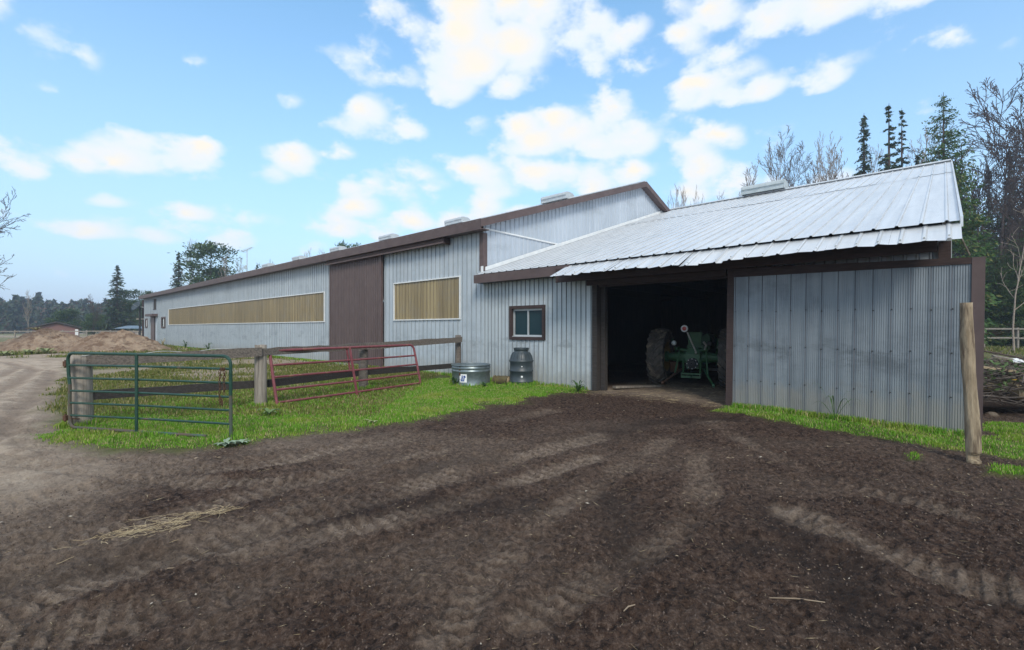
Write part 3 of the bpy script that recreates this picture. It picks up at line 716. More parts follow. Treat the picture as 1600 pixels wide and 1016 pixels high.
# ------------------------------------------------------------------ the tractor shed
shed = empty('shed', (BX, BY, 0), BA)
tag(shed, 'grey steel shed with bright ribbed roof and open tractor bay, joined to the barn', 'shed')
SP = .325; S0 = -.36; SZ = 3.25; SR = 13.42; SRZ = SZ + SP * (SR - S0); TE = 10.94; SB = 27.2
# front wall left of the bay, with the window hole
wx0, wx1, wz0, wz1 = 1.17, 2.51, 1.26, 2.26
for c0, c1 in zip([0.0, .585, 1.17, 1.84, 2.51, 3.3], [.585, 1.17, 1.84, 2.51, 3.3, 4.08]):
    for lo, hi in (((0, wz0), (wz1, 3.12)) if wx0 <= c0 < wx1 else ((0, 3.12),)):
        sheet('wall_panel', shed, M['shedwall'], prof_rib(c1 - c0, .165, .024, .05, .02), c0 + .002, lo, hi, .0, key='sw')
# wall above the bay and behind the door
for c0, c1 in zip(split(4.2, 10.85, .83)[:-1], split(4.2, 10.85, .83)[1:]):
    sheet('wall_panel', shed, M['shedwall'], prof_rib(c1 - c0, .165, .024, .05, .02), c0, 2.74 if c1 < 7.8 else 0.0, 3.12, .0, key='sw2')
bx('bay_post', shed, M['rail_dark'], (4.08, -.06, -.05), (4.22, .12, 2.9)); bx('bay_post', shed, M['rail_dark'], (4.24, .10, -.05), (4.36, .24, 2.9))
bx('bay_post', shed, M['brown_dark'], (7.62, .03, -.08), (7.78, .20, 2.9))
bx('bay_header', shed, M['brown_dark'], (4.08, .02, 2.66), (7.78, .2, 3.0))
def gable_fill(name, x0, x1, mat):
    m = MB(); pts = [(.02, -.1), (SB - .3, -.1), (SB - .3, 3.05), (SR, SRZ - .08), (.02, 3.18)]
    n = 5; m.add([(x0, a, b) for a, b in pts] + [(x1, a, b) for a, b in pts], [tuple(range(n)), tuple(range(n, 2*n))[::-1]] + [(i, (i+1) % n, n + (i+1) % n, n + i) for i in range(n)])
    return m.build(name, mat, shed)
gable_fill('side_wall', 10.80, 10.85, M['shedwall'])
bx('back_wall', shed, M['shedwall'], (0, SB - .3, -.1), (10.8, SB - .25, 3.05))
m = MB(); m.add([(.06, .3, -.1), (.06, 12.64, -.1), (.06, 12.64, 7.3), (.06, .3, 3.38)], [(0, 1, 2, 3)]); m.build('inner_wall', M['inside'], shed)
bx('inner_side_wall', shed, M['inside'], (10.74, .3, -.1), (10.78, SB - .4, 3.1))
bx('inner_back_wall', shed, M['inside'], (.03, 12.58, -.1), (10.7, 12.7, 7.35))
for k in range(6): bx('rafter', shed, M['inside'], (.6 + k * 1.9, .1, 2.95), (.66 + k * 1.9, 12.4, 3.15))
m = MB(); m.add([(0, SR, SRZ), (TE, SR, SRZ), (TE, SB, SZ), (0, SB, SZ)], [(0, 1, 2, 3)]); m.build('back_roof', M['roof'], shed)
# roof sheets in two courses
rng = random.Random(3)
cs = split(.0, TE, .912); LAP = 8.9
for i, (c0, c1) in enumerate(zip(cs[:-1], cs[1:])):
    p = prof_rib(c1 - c0, .304, .024, .06, .026)
    zl = lambda s: SZ + SP * (s - S0)
    slope_sheet('roof_sheet', shed, M['roof'], p, c0, S0 - .02, zl(S0 - .02) + .018, LAP, zl(LAP) + .018, key='rs1')
    slope_sheet('roof_sheet', shed, M['roof'], p, c0, LAP - .15 + rng.uniform(-.02, .02), zl(LAP - .15) + .030, SR, SRZ + .030, key=None)
bx('ridge_cap', shed, M['roof'], (0.05, SR - .15, SRZ + .05), (TE, SR + .15, SRZ + .095))
def srake(x0, x1, up, th, mat, name, sa=S0, sb=SR):
    za = SZ + SP * (sa - S0) + up; zb = SZ + SP * (sb - S0) + up; m = MB()
    m.add([(x0, sa, za - th), (x1, sa, za - th), (x1, sb, zb - th), (x0, sb, zb - th), (x0, sa, za), (x1, sa, za), (x1, sb, zb), (x0, sb, zb)], [(0,3,2,1),(4,5,6,7),(0,1,5,4),(1,2,6,5),(2,3,7,6),(3,0,4,7)])
    return m.build(name, mat, shed)
srake(TE + .003, TE + .035, .075, .16, M['roof'], 'edge_flashing'); srake(.03, .07, .16, .12, M['white_trim'], 'wall_flashing', S0 + .4)
# eave board and the patched-on lower roof
bx('fascia', shed, M['brown'], (-.02, -.39, SZ - .26), (3.62, -.362, SZ - .005)); bx('soffit', shed, M['brown'], (-.02, -.36, SZ - .25), (3.6, -.022, SZ - .225))
bx('eave_beam', shed, M['brown_dark'], (3.2, -.44, 2.80), (10.68, -.395, 3.16)); bx('eave_soffit', shed, M['brown_dark'], (3.62, -.39, 3.0), (10.68, -.022, 3.03))
bx('end_post', shed, M['brown_dark'], (10.69, -.10, 2.55), (10.84, -.03, 3.0))
ec = split(3.49, TE + .01, .83)
ez_ = [2.885, 2.88, 2.90, 2.86, 2.85, 2.875, 2.89, 2.885, 2.89, 2.885, 2.88]
for i, (c0, c1) in enumerate(zip(ec[:-1], ec[1:])):
    wv = [rng.uniform(-.014, .014) for _ in range(14)]
    o = slope_sheet('eave_sheet', shed, M['roof'], prof_rib(c1 - c0, .277, .017, .07, .03), c0, -1.087 + rng.uniform(-.03, .03), ez_[i % 11] + .012 * (i % 2), -.28, SZ - .004 + .005 * (i % 2), key=None, wav=wv)
    # screw heads along the loose edge are left to the sheet's own part
    m = MB()
    for k in range(3):
        xx = c0 + .138 + .277 * k; f = .12
        p = Vector((xx, -1.06 + .7 * f, ez_[i % 11] + .012 * (i % 2) + .36 * f * .9 + .03)); m.box((p.x - .012, p.y - .012, p.z - .01), (p.x + .012, p.y + .012, p.z + .012))
    m.build('screw', M['steel_bar'], shed)
m = MB(); m.tube([(10.95, -.5, 2.98), (11.05, -.3, 2.72)], .012, 5); m.build('edge_brace', M['grey_wood'], shed)
vent(shed, 4.66, SR, SRZ + .08, 1.75, M['vent_old'], .42)
# window in the front wall
m = MB(); e = .09
m.box((wx0, -.05, wz0), (wx1, .10, wz0 + e)); m.box((wx0, -.05, wz1 - e), (wx1, .10, wz1)); m.box((wx0, -.05, wz0 + e), (wx0 + e, .10, wz1 - e)); m.box((wx1 - e, -.05, wz0 + e), (wx1, .10, wz1 - e))
win = m.build('window', M['brown_dark'], shed)
m = MB(); a, b, c, d = wx0 + e, wx1 - e, wz0 + e, wz1 - e; q = .055
m.box((a, .035, c), (b, .09, c + q)); m.box((a, .035, d - q), (b, .09, d)); m.box((a, .035, c + q), (a + q, .09, d - q)); m.box((b - q, .035, c + q), (b, .09, d - q))
mid = (a + b) / 2; m.box((mid - .022, .03, c + q), (mid + .022, .085, d - q)); m.build('sash', M['vent'], win)
bx('pane', win, M['glass'], (a + q, .06, c + q), (mid - .022, .07, d - q)); bx('pane', win, M['glass'], (mid + .022, .062, c + q), (b - q, .072, d - q))
bx('sill', win, M['vent'], (a - .02, -.02, c - .012), (b + .02, .034, c + .02))
# sliding bay door, pushed to the right and sagging a little
bd = empty('bay_door', (7.42, -.14, 0)); bd.parent = shed; bd.rotation_euler = (0, R(.75), 0)
DW = 3.77
for x0, x1 in zip(split(.13, DW - .15, .25)[:-1], split(.13, DW - .15, .25)[1:]):
    sheet('door_panel', bd, M['galv'], prof_wave(x1 - x0, .032), x0, -.02, 2.645, -.03, key=None)
bx('door_stile', bd, M['brown_dark'], (0, -.06, -.03), (.128, .04, 2.84)); bx('door_stile', bd, M['brown'], (DW - .148, -.06, -.03), (DW, .04, 2.745))
m = MB(); m.box((.13, -.055, 2.647), (DW - .15, .03, 2.745)); m.v = [(x, y, z + (.09 * (1 - x / DW) if z > 2.7 else 0)) for x, y, z in m.v]; m.build('door_rail', M['brown_dark'], bd); bx('bottom_rail', bd, M['brown_dark'], (.13, -.02, -.06), (DW - .15, .02, -.01))
bx('backing_board', bd, M['inside'], (.13, .0, .0), (DW - .15, .02, 2.66))
for z in (.55, 1.25, 1.95):
    m = MB()
    for k in range(15):
        m.lathe([(0, .012), (.011, .008), (.013, 0)], 6, Matrix.Translation((.16 + .25 * k, -.05, z + .012 * ((k * 7) % 3 - 1))) @ Matrix.Rotation(R(90), 4, 'X'))
    m.build('screw_row', M['black_iron'], bd)
bx('door_track', shed, M['brown_dark'], (3.95, -.12, 2.70), (7.40, -.045, 3.0)); bx('door_track', shed, M['brown_dark'], (7.41, -.08, 2.86), (10.68, -.045, 2.94))

# ------------------------------------------------------------------ tractor in the bay
def tractor():
    p = bw(5.62, 2.75); root = empty('tractor', (p.x, p.y, -.01), R(-31))
    tag(root, 'old green farm tractor parked nose-in inside the dark shed bay', 'tractor')
    RX = Matrix.Rotation(R(90), 4, 'Y')
    def wheel(cx, cy, r, w, lugs, name, rimr):
        wh = empty(name, (cx, cy, r)); wh.parent = root
        m = MB(); h = w / 2
        m.lathe([(rimr, -h*.8), (r*.80, -h), (r*.93, -h*.92), (r*.96, -h*.5), (r*.96, h*.5), (r*.93, h*.92), (r*.80, h), (rimr, h*.8)], 36, RX)
        for k in range(lugs):
            for sd in (-1, 1):
                an = 2 * math.pi * (k + (.5 if sd > 0 else 0)) / lugs
                pts = []
                for j in range(4):
                    u = j / 3; a2 = an + u * .30; x = sd * (w * .02 + u * h * .98)
                    rr = r * (.955 - .05 * (u ** 3))
                    pts.append((x, a2, rr))
                for (x0, a0, r0), (x1, a1, r1) in zip(pts[:-1], pts[1:]):
                    da = .052; V = []
                    for x, a, rr in ((x0, a0, r0), (x1, a1, r1)):
                        for q, dr in ((-da, 0), (da, 0), (da * .75, r * .055), (-da * .75, r * .055)):
                            V.append((x, math.sin(a + q) * (rr + dr), math.cos(a + q) * (rr + dr)))
                    m.add(V, [(0,4,5,1), (1,5,6,2), (2,6,7,3), (3,7,4,0), (0,1,2,3), (4,7,6,5)])
        m.build('tyre', M['tyre'], wh)
        m = MB(); m.lathe([(0, -.05), (rimr*.35, -.06), (rimr*.4, -.02), (rimr*.85, .02), (rimr*.92, -h*.75), (rimr*1.02, -h*.8)], 24, RX); m.lathe([(0, .09), (rimr*.35, .08), (rimr*.4, .03), (rimr*.85, .03), (rimr*.92, h*.75), (rimr*1.02, h*.8)], 24, RX)
        m.build('rim', M['tractor_yellow'], wh); return wh
    wheel(-.92, 0, .80, .46, 22, 'rear_wheel', .42); wheel(.92, 0, .80, .46, 22, 'rear_wheel', .42)
    wheel(-.66, 2.25, .40, .22, 16, 'front_wheel', .2); wheel(.66, 2.25, .40, .22, 16, 'front_wheel', .2)
    g, y, k, s = M['tractor_green'], M['tractor_yellow'], M['black_iron'], M['steel_bar']
    m = MB(); m.tube([(-.78, 0, .8), (-.70, 0, .8), (-.69, 0, .8), (-.3, 0, .8), (.3, 0, .8), (.69, 0, .8), (.70, 0, .8), (.78, 0, .8)], [.15, .15, .10, .16, .16, .10, .15, .15], 12); m.build('rear_axle', g, root)
    m = MB(); m.add([(-.15,-.3,.50),(.15,-.3,.50),(.28,.5,.45),(-.28,.5,.45),(-.20,-.30,.90),(.20,-.30,.90),(.27,.5,1.0),(-.27,.5,1.0)], [(0,3,2,1),(4,5,6,7),(0,1,5,4),(1,2,6,5),(2,3,7,6),(3,0,4,7)])
    m.build('gear_housing', g, root)
    m = MB(); m.lathe([(0, .10), (.085, .10), (.10, .06), (.15, .05), (.16, 0)], 16, Matrix.Translation((0, -.30, .64)) @ Matrix.Rotation(R(90), 4, 'X')); m.tube([(0, -.52, .64), (0, -.38, .64)], .022, 8); m.build('power_shaft', k, root)
    m = MB(); m.add([(-.19,-.26,.902),(.19,-.26,.902),(.19,.3,.95),(-.19,.3,.95),(-.13,-.20,1.06),(.13,-.20,1.06),(.13,.24,1.08),(-.13,.24,1.08)], [(4,5,6,7),(0,1,5,4),(1,2,6,5),(2,3,7,6),(3,0,4,7)]); m.tube([(-.36, -.1, 1.0), (.36, -.1, 1.0)], .045, 10); m.build('lift_cover', g, root)
    for sd in (-1, 1):
        m = MB(); m.tube([(sd*.34, -.1, 1.0), (sd*.37, -.30, 1.07), (sd*.38, -.42, 1.04)], [.045, .035, .03], 8); m.build('lift_arm', g, root)
    for q in range(8):
        m = MB(); an = 2*math.pi*q/8; m.lathe([(0, .016), (.014, .014), (.016, 0)], 6, Matrix.Translation((.135*math.cos(an), -.352, .64 + .135*math.sin(an))) @ Matrix.Rotation(R(90), 4, 'X')); m.build('bolt', s, root)
    for sd in (-1, 1):
        m = MB(); m.tube([(sd*.52, .35, .55), (sd*.56, .2, 1.05), (sd*.60, .0, 1.30), (sd*.64, .45, 1.34)], .022, 6); m.build('guard_rail', g, root)
    m = MB(); m.box((-.20, .5, .55), (.20, 2.5, .95)); m.build('chassis', g, root)
    m = MB(); P = [(-.27, 0), (-.27, .38), (-.2, .48), (.2, .48), (.27, .38), (.27, 0)]
    m.add([(a, .95, .97 + b) for a, b in P] + [(a * .92, 2.7, .95 + b * .94) for a, b in P], [tuple(range(6)), tuple(range(6, 12))[::-1]] + [(i, (i+1) % 6, 6 + (i+1) % 6, 6 + i) for i in range(6)])
    m.build('hood', g, root)
    for sd in (-1, 1):      # rear lamps
        m = MB(); Mx = Matrix.Translation((sd * .46, -.42, 1.20)) @ Matrix.Rotation(R(90), 4, 'X')
        m.lathe([(0, .05), (.04, .045), (.065, .02), (.07, 0), (.05, -.05), (0, -.06)], 14, Mx); m.tube([(sd * .46, -.40, 1.2), (sd * .56, -.1, 1.22)], .018, 6); m.build('work_lamp', M['vent_old'] if sd < 0 else k, root)
    m = MB(); m.box((-.22, .12, 1.05), (.22, .55, 1.13)); m.add([(-.17,.06,1.12),(.17,.06,1.12),(.19,.02,1.50),(-.19,.02,1.50),(-.17,.12,1.12),(.17,.12,1.12),(.19,.08,1.50),(-.19,.08,1.50)], [(0,1,2,3),(7,6,5,4),(0,4,5,1),(1,5,6,2),(2,6,7,3),(3,7,4,0)]); m.build('seat', g, root)
    m = MB(); ring = [(.19 * math.cos(2*math.pi*i/16), .95 + .09 * math.sin(2*math.pi*i/16), 1.56 + .17 * math.sin(2*math.pi*i/16)) for i in range(17)]
    m.tube(ring, .016, 6, False); m.tube([(0, .95, 1.56), (0, 1.25, 1.2)], .022, 6); m.build('steering_wheel', k, root)
    m = MB(); m.tube([(.10, -.34, .96), (-.10, -.48, 1.50)], .022, 8); m.lathe([(0, -.02), (.035, -.02), (.035, .02), (0, .02)], 10, Matrix.Translation((.10, -.35, .95)) @ RX); m.build('top_link', s, root)
    rf = empty('round_reflector', (-.17, -.50, 1.60)); rf.parent = root
    m = MB(); m.lathe([(0, .02), (.085, .02), (.095, 0), (.085, -.02), (0, -.02)], 20, Matrix.Rotation(R(90), 4, 'X')); m.build('reflector_ring', M['white_paint'], rf)
    m = MB(); m.lathe([(0, .034), (.05, .03), (.056, .021)], 18, Matrix.Rotation(R(90), 4, 'X')); m.build('reflector_lens', M['red_lens'], rf)
    for sd in (-1, 1):
        m = MB(); m.tube([(sd * .26, -.1, .50), (sd * .42, -.52, .36), (sd * .62, -.95, .16)], [.035, .03, .026], 8); m.lathe([(.02, -.03), (.05, -.03), (.05, .03), (.02, .03)], 12, Matrix.Translation((sd * .63, -.98, .15)) @ RX); m.build('lower_link', M['rust'] if sd < 0 else g, root)
        m = MB(); m.tube([(sd * .34, -.22, 1.02), (sd * .42, -.50, .38)], [.022, .026], 8); m.tube([(sd*.16, -.22, 1.0), (sd * .36, -.24, 1.03)], .035, 8); m.build('lift_rod', g, root)
        m = MB(); m.tube([(sd * .22, -.28, .56), (sd * .22, -.52, .30)], .02, 6); m.tube([(sd * .22, -.36, .75), (sd*.22, -.40, .34)], .026, 6); m.build('hitch_brace', g, root)
    m = MB(); m.box((-.25, -.56, .27), (.25, -.50, .33)); m.box((-.25, -.54, .36), (.25, -.50, .40)); m.box((-.035, -.74, .30), (.035, .3, .345)); m.build('drawbar', g, root)
    m = MB(); m.tube([(.50, -.1, 1.05), (.52, -.22, 1.35), (.60, -.18, 1.55), (.68, -.1, 1.62)], .014, 6); m.build('hydraulic_hose', k, root)
    m = MB(); m.tube([(.32, -.30, 1.03), (.36, -.36, 1.16), (.30, -.40, 1.24)], .03, 8); m.build('remote_valve', s, root)
    m = MB(); m.tube([(.14, 1.9, 1.4), (.14, 1.9, 2.1)], .035, 8); m.build('exhaust_pipe', k, root)
    m = MB(); m.box((-.60, .28, .42), (-.28, .70, .50)); m.box((.28, .28, .42), (.60, .70, .50)); m.build('step_plate', k, root)
    m = MB(); m.box((-.62, -.14, .38), (-.40, .2, .66)); m.build('tool_box', M['rust'], root)
tractor()
def plank_floor(label, c, ang, L, w):
    m = MB(); m.box((-L/2, -w/2, 0), (L/2, w/2, .05)); o = m.build('board', M['grey_wood']); o.location = c; o.rotation_euler = (0, R(2), ang); tag(o, label, 'board'); return o
p = bw(4.75, 1.2); plank_floor('loose board lying on the floor just inside the tractor bay', (p.x, p.y, .02), BA + R(70), 1.7, .14)

# ------------------------------------------------------------------ fence, gates
def rough_post(name, x, y, r, h, mat, label, cat, group=None, lean=(0, 0), sq=False, seed=0, n=12):
    rn = random.Random(seed); z0 = gz(x, y) - .1; m = MB(); rings = 9
    for i in range(rings + 1):
        u = i / rings; rr = r * (1.03 - .08 * u)
        for k in range(n):
            a = 2 * math.pi * k / n
            q = rr * (1 + .04 * math.sin(3 * a + seed) + .03 * math.sin(7 * a + 2 * seed + u * 2) + rn.uniform(-.015, .015))
            m.v.append((q * math.cos(a) + lean[0] * u * h, q * math.sin(a) + lean[1] * u * h, u * (h + .1) + (rn.uniform(-.012, .012) if i == rings else 0)))
    for i in range(rings):
        for k in range(n):
            k2 = (k + 1) % n; m.f.append((i*n+k, i*n+k2, (i+1)*n+k2, (i+1)*n+k)); m.m.append(0)
    m.f.append(tuple(rings*n + k for k in range(n))); m.m.append(0)
    o = m.build(name, mat, None, True)
    me = o.data; sm = [True] * len(me.polygons); sm[-1] = False; me.polygons.foreach_set('use_smooth', sm)
    o.location = (x, y, z0); tag(o, label, cat, group); return o
fence = empty('rail_fence', (-5.0, 10.5, 0)); tag(fence, 'weathered grey two-rail board fence running from the lane to the barn', 'fence')
FP = [(-7.0, 7.66, .155, 1.14, False), (-5.08, 9.55, .115, 1.26, False), (-3.86, 12.25, .12, 1.10, False), (-1.72, 15.1, .10, 1.36, False)]
for i, (x, y, r, h, q) in enumerate(FP):
    o = rough_post('post', x, y, r, h, M['grey_wood'] if i < 2 else M['rail_wood'], None, None, seed=i + 2)
    for k in ('label', 'category'): 
        if k in o: del o[k]
    o.parent = fence; o.location = Vector(o.location) - Vector(fence.location)
def rail(a, b, h0, h1, th, mat, seed, wav=.02):
    rn = random.Random(seed); a = Vector(a); b = Vector(b); L = (b - a).length; n = 14; d = (b - a).normalized(); nrm = Vector((-d.y, d.x, 0)).normalized()
    m = MB(); ph = rn.uniform(0, 6)
    for i in range(n + 1):
        u = i / n; c = a + (b - a) * u
        top = h0/2 + wav * (math.sin(u * L * 3.1 + ph) * .5 + rn.uniform(-.6, .6)); bot = -h0/2 + wav * .4 * rn.uniform(-1, 1)
        for zz, tt in ((bot, -1), (bot, 1), (top, 1), (top, -1)):
            m.v.append(tuple(c + nrm * tt * th / 2 + Vector((0, 0, zz)) - Vector(fence.location)))
    for i in range(n):
        for k in range(4):
            k2 = (k + 1) % 4; m.f.append((4*i+k, 4*i+k2, 4*i+4+k2, 4*i+4+k)); m.m.append(0)
    m.f.append((0, 3, 2, 1)); m.m.append(0); m.f.append((4*n, 4*n+1, 4*n+2, 4*n+3)); m.m.append(0)
    return m.build('rail', mat, fence)
rail((-6.88, 7.62, 1.06), (-5.0, 9.42, 1.13), .17, .17, .05, M['rail_wood'], 1); rail((-5.05, 9.40, 1.12), (-3.75, 12.1, 1.14), .15, .15, .05, M['rail_wood'], 2); rail((-3.8, 12.1, 1.13), (-1.60, 14.96, 1.24), .17, .17, .05, M['rail_wood'], 3, .012)
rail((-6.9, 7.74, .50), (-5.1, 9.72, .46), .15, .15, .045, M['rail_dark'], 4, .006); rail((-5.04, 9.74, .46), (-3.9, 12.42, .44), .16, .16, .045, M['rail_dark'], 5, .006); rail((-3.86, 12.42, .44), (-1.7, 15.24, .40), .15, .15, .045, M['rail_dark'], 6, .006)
m = MB()     # slack wire looped along the top rail
pts = []
for k in range(25):
    u = k / 24; p = Vector((-6.9, 7.55, 1.15)).lerp(Vector((-5.1, 9.35, 1.21)), u); pts.append(tuple(p + Vector((0, 0, .02 * math.sin(u * 19))) - Vector(fence.location)))
m.tube(pts, .006, 4); m.build('wire', M['steel_bar'], fence)

def rounded(a, b, c, r, n=5):
    """corner b between a and c"""
    a, b, c = Vector(a), Vector(b), Vector(c); p = b + (a - b).normalized() * r; q = b + (c - b).normalized() * r
    return [p.lerp(b, t).lerp(b.lerp(q, t), t) for t in [i / n for i in range(n + 1)]]
def gate_green():
    A = Vector((-6.98, 7.41, .02)); B = Vector((-4.02, 6.74, .02)); d = (B - A); L = d.length; ang = math.atan2(d.y, d.x); H = 1.19
    g = empty('gate', A, ang); tag(g, 'green tubular steel gate with rusty end post, nearest the camera', 'gate', 'tubular farm gates')
    mg, mr = M['green_paint'], M['rust_green']; r = .023
    m = MB(); path = [(L, 0, .62)] + rounded((L, 0, .6), (L, 0, H - .01), (L/2, 0, H), .14) + rounded((L/2, 0, H), (0, 0, H), (.03, 0, .5), .12) + [(.02, 0, .85), (.045, .0, .7)]
    m.tube(path, r, 10); m.build('top_frame', mg, g)
    m = MB(); m.tube([(L, 0, .62), (L + .005, 0, -.02)], r, 10); m.build('end_post', mr, g)
    m = MB(); m.tube([(.045, 0, .70), (.04, 0, .45)] + rounded((.04, 0, .4), (.06, 0, .03), (.5, 0, .02), .10) + [(.7, 0, .025), (1.5, 0, .02), (2.62, 0, .015)], r, 10); m.build('bottom_frame', mr, g)
    for i, z in enumerate((1.0, .80, .60, .41, .215)):
        m = MB(); m.tube([(.03, 0, z), (L * .5, 0, z + .006), (L - .005, 0, z - .004)], .0165, 8); m.build('bar', mg, g)
    m = MB(); m.box((L*.455 - .026, -.03, .02), (L*.455 + .026, -.018, H - .01)); m.box((L*.455 - .026, -.018, .02), (L*.455 - .02, .02, H - .01)); m.build('upright', mg, g)
    for z in (1.02, .17):
        m = MB(); m.box((-.06, -.03, z - .04), (.0, .03, z + .04)); m.tube([(-.05, 0, z - .06), (-.05, 0, z + .06)], .014, 6); m.tube([(.0, .02, z - .01), (.16, .06, z - .02)], .009, 6); m.build('hinge', M['rust'], g)
    ch = empty('chain', A + d.normalized() * (L - .16) + Vector((0, -.03, .98)), ang); tag(ch, 'rusty chain looped over the latch end of the green gate', 'chain')
    def linkm(nm, c, ax, par):
        mm = MB(); pts = []
        for i in range(11):
            a = 2 * math.pi * i / 10; u = Vector((math.cos(a) * .013, 0, math.sin(a) * .024)); pts.append(Matrix.Rotation(ax, 3, 'Z') @ u)
        mm.tube(pts, .0048, 5, False); o = mm.build(nm, M['rust'], par); o.location = c; return o
    k = 0
    for x0 in (0.0, .075):
        for i in range(9 if x0 else 11):
            linkm('chain_link', (x0 + .006 * math.sin(i * 1.3), -.004, -.018 - .038 * i), R(90 * (i % 2) + 25), ch)
    for i in range(7):
        linkm('chain_link', (.02 + .02 * math.cos(i * 2.1), .0, -.42 - .012 * i), R(50 * i), ch)
    for i in range(4): linkm('chain_link', (.018 + .02 * i, -.004, .012), R(90 * (i % 2)), ch)
gate_green()
def gate_red():
    A = Vector((-4.73, 9.50, .0)); B = Vector((-2.50, 12.95, .0)); d = B - A; L = d.length; ang = math.atan2(d.y, d.x)
    g = empty('gate', A); g.rotation_euler = (Matrix.Rotation(ang, 3, 'Z') @ Matrix.Rotation(R(-13.5), 3, 'X')).to_euler()
    tag(g, 'red tubular steel gate leaning against the fence posts', 'gate', 'tubular farm gates')
    mr = M['red_paint']; H = 1.17; r = .030
    m = MB(); path = [(.01, 0, -.05), (.0, 0, .5)] + rounded((0, 0, .5), (0, 0, H), (1, 0, H), .15) + rounded((1, 0, H), (L - .02, 0, H), (L + .0, 0, .5), .15) + [(L + .0, 0, .5), (L + .01, 0, -.06)]
    m.tube(path, r, 10); m.build('frame', mr, g)
    for z in (.10, .36, .62, .87):
        m = MB(); m.tube([(.0, 0, z), (L*.5, 0, z - .008), (L, 0, z)], .0235, 8); m.build('bar', mr, g)
    m = MB(); m.box((L*.475 - .03, -.034, -.04), (L*.475 + .03, -.02, H)); m.build('upright', mr, g)
    m = MB(); m.box((L*.475 - .075, .021, .62), (L*.475 - .03, .03, H)); m.build('brace', mr, g)
gate_red()

# log post before the bay door
def log_post():
    bx_, by_ = 5.62, 5.74; z0 = gz(bx_, by_) - .02; rn = random.Random(4); m = MB(); n = 22; H = 1.95
    zs = [0, .03, .05, .065, .08, .10, .125, .15, .18] + [.18 + (H - .18) * i / 26 for i in range(1, 27)]; rings = len(zs) - 1
    for i, z in enumerate(zs):
        u = z / H
        for k in range(n):
            a = 2 * math.pi * k / n
            q = (.066 + .0 * u + .006 * math.sin(5 * u + 1) + .005 * math.sin(11 * u)) * (1 + .05 * math.sin(2 * a + u * 5) + .035 * math.sin(5 * a + u * 9) + rn.uniform(-.02, .02))
            f = -math.sin(a)                                    # notch axed out of the foot, facing the yard
            if .045 < z < .11 and f > .15: q *= 1 - .62 * min(1, (f - .15) * 2.2)
            m.v.append((q * math.cos(a) - .040 * u + .010 * math.sin(u * 7), q * math.sin(a) + .06 * u, z))
    for i in range(rings):
        for k in range(n):
            k2 = (k + 1) % n; m.f.append((i*n+k, i*n+k2, (i+1)*n+k2, (i+1)*n+k)); m.m.append(0)
    m.f.append(tuple(rings*n + k for k in range(n))); m.m.append(0)
    o = m.build('log_post', M['log_wood'], None, True); o.location = (bx_, by_, z0)
    tag(o, 'barkless leaning log post with notched foot, standing before the shed door', 'post')
log_post()

# ------------------------------------------------------------------ trough, barrel, log by the wall
def trough():
    x, y = -1.16, 13.38; r = .56; g = empty('stock_tank', (x, y, gz(x, y) - .02)); tag(g, 'round galvanised water trough with white and blue sticker, at the barn corner', 'trough')
    m = MB(); p = [(r*.97, .0), (r*.97, .045), (r*.955, .06), (r*.955, .38), (r*.985, .40), (r*.985, .425), (r*.955, .445), (r*.955, .47), (r*.985, .49), (r*.985, .51), (r*.96, .53), (r*.965, .565), (r*.93, .565), (r*.93, .08), (0, .08)]
    m.lathe(p, 48); m.build('tank_wall', M['tank'], g, True)
    m = MB(); R_ = r * .975; ring = [(R_ * math.cos(2*math.pi*i/48), R_ * math.sin(2*math.pi*i/48), .572) for i in range(49)]; m.tube(ring, .016, 8, False); m.build('rolled_rim', M['tank'], g, True)
    m = MB(); m.lathe([(0, .42), (r*.93, .42)], 32); m.build('water', M['glass'], g)
    rr = r * .957
    def patch(m, a0, a1, z0, z1, dr, n=8, sh=0):
        V = []
        for i in range(n + 1):
            a = a0 + (a1 - a0) * i / n
            for z in (z0, z1): 
                aa = a + (sh if z == z1 else 0); V.append(((rr + dr) * math.cos(aa), (rr + dr) * math.sin(aa), z))
        m.add(V, [(2*i, 2*i+2, 2*i+3, 2*i+1) for i in range(n)])
    base = math.atan2(-y, -x)            # bearing towards the viewer
    a0 = base - .62; a1 = base - .22
    m = MB(); patch(m, a0, a1, .12, .345, .002); st = m.build('sticker', M['white_paint'], g)
    m = MB(); w = a1 - a0
    patch(m, a0 + .22*w, a0 + .42*w, .165, .27, .004, 3, .03); patch(m, a0 + .30*w, a0 + .46*w, .27, .315, .004, 3); patch(m, a0 + .18*w, a0 + .66*w, .15, .175, .0045, 5)
    patch(m, a0 + .50*w, a0 + .66*w, .175, .25, .004, 3, .03); patch(m, a0 + .58*w, a0 + .86*w, .25, .305, .004, 3, -.02)
    m.build('printed_mark', M['blue_print'], st)
    m = MB(); patch(m, a0 - .04, a0 + .06, .30, .57, .003, 3); m.build('rust_stain', M['rust'], g)
trough()
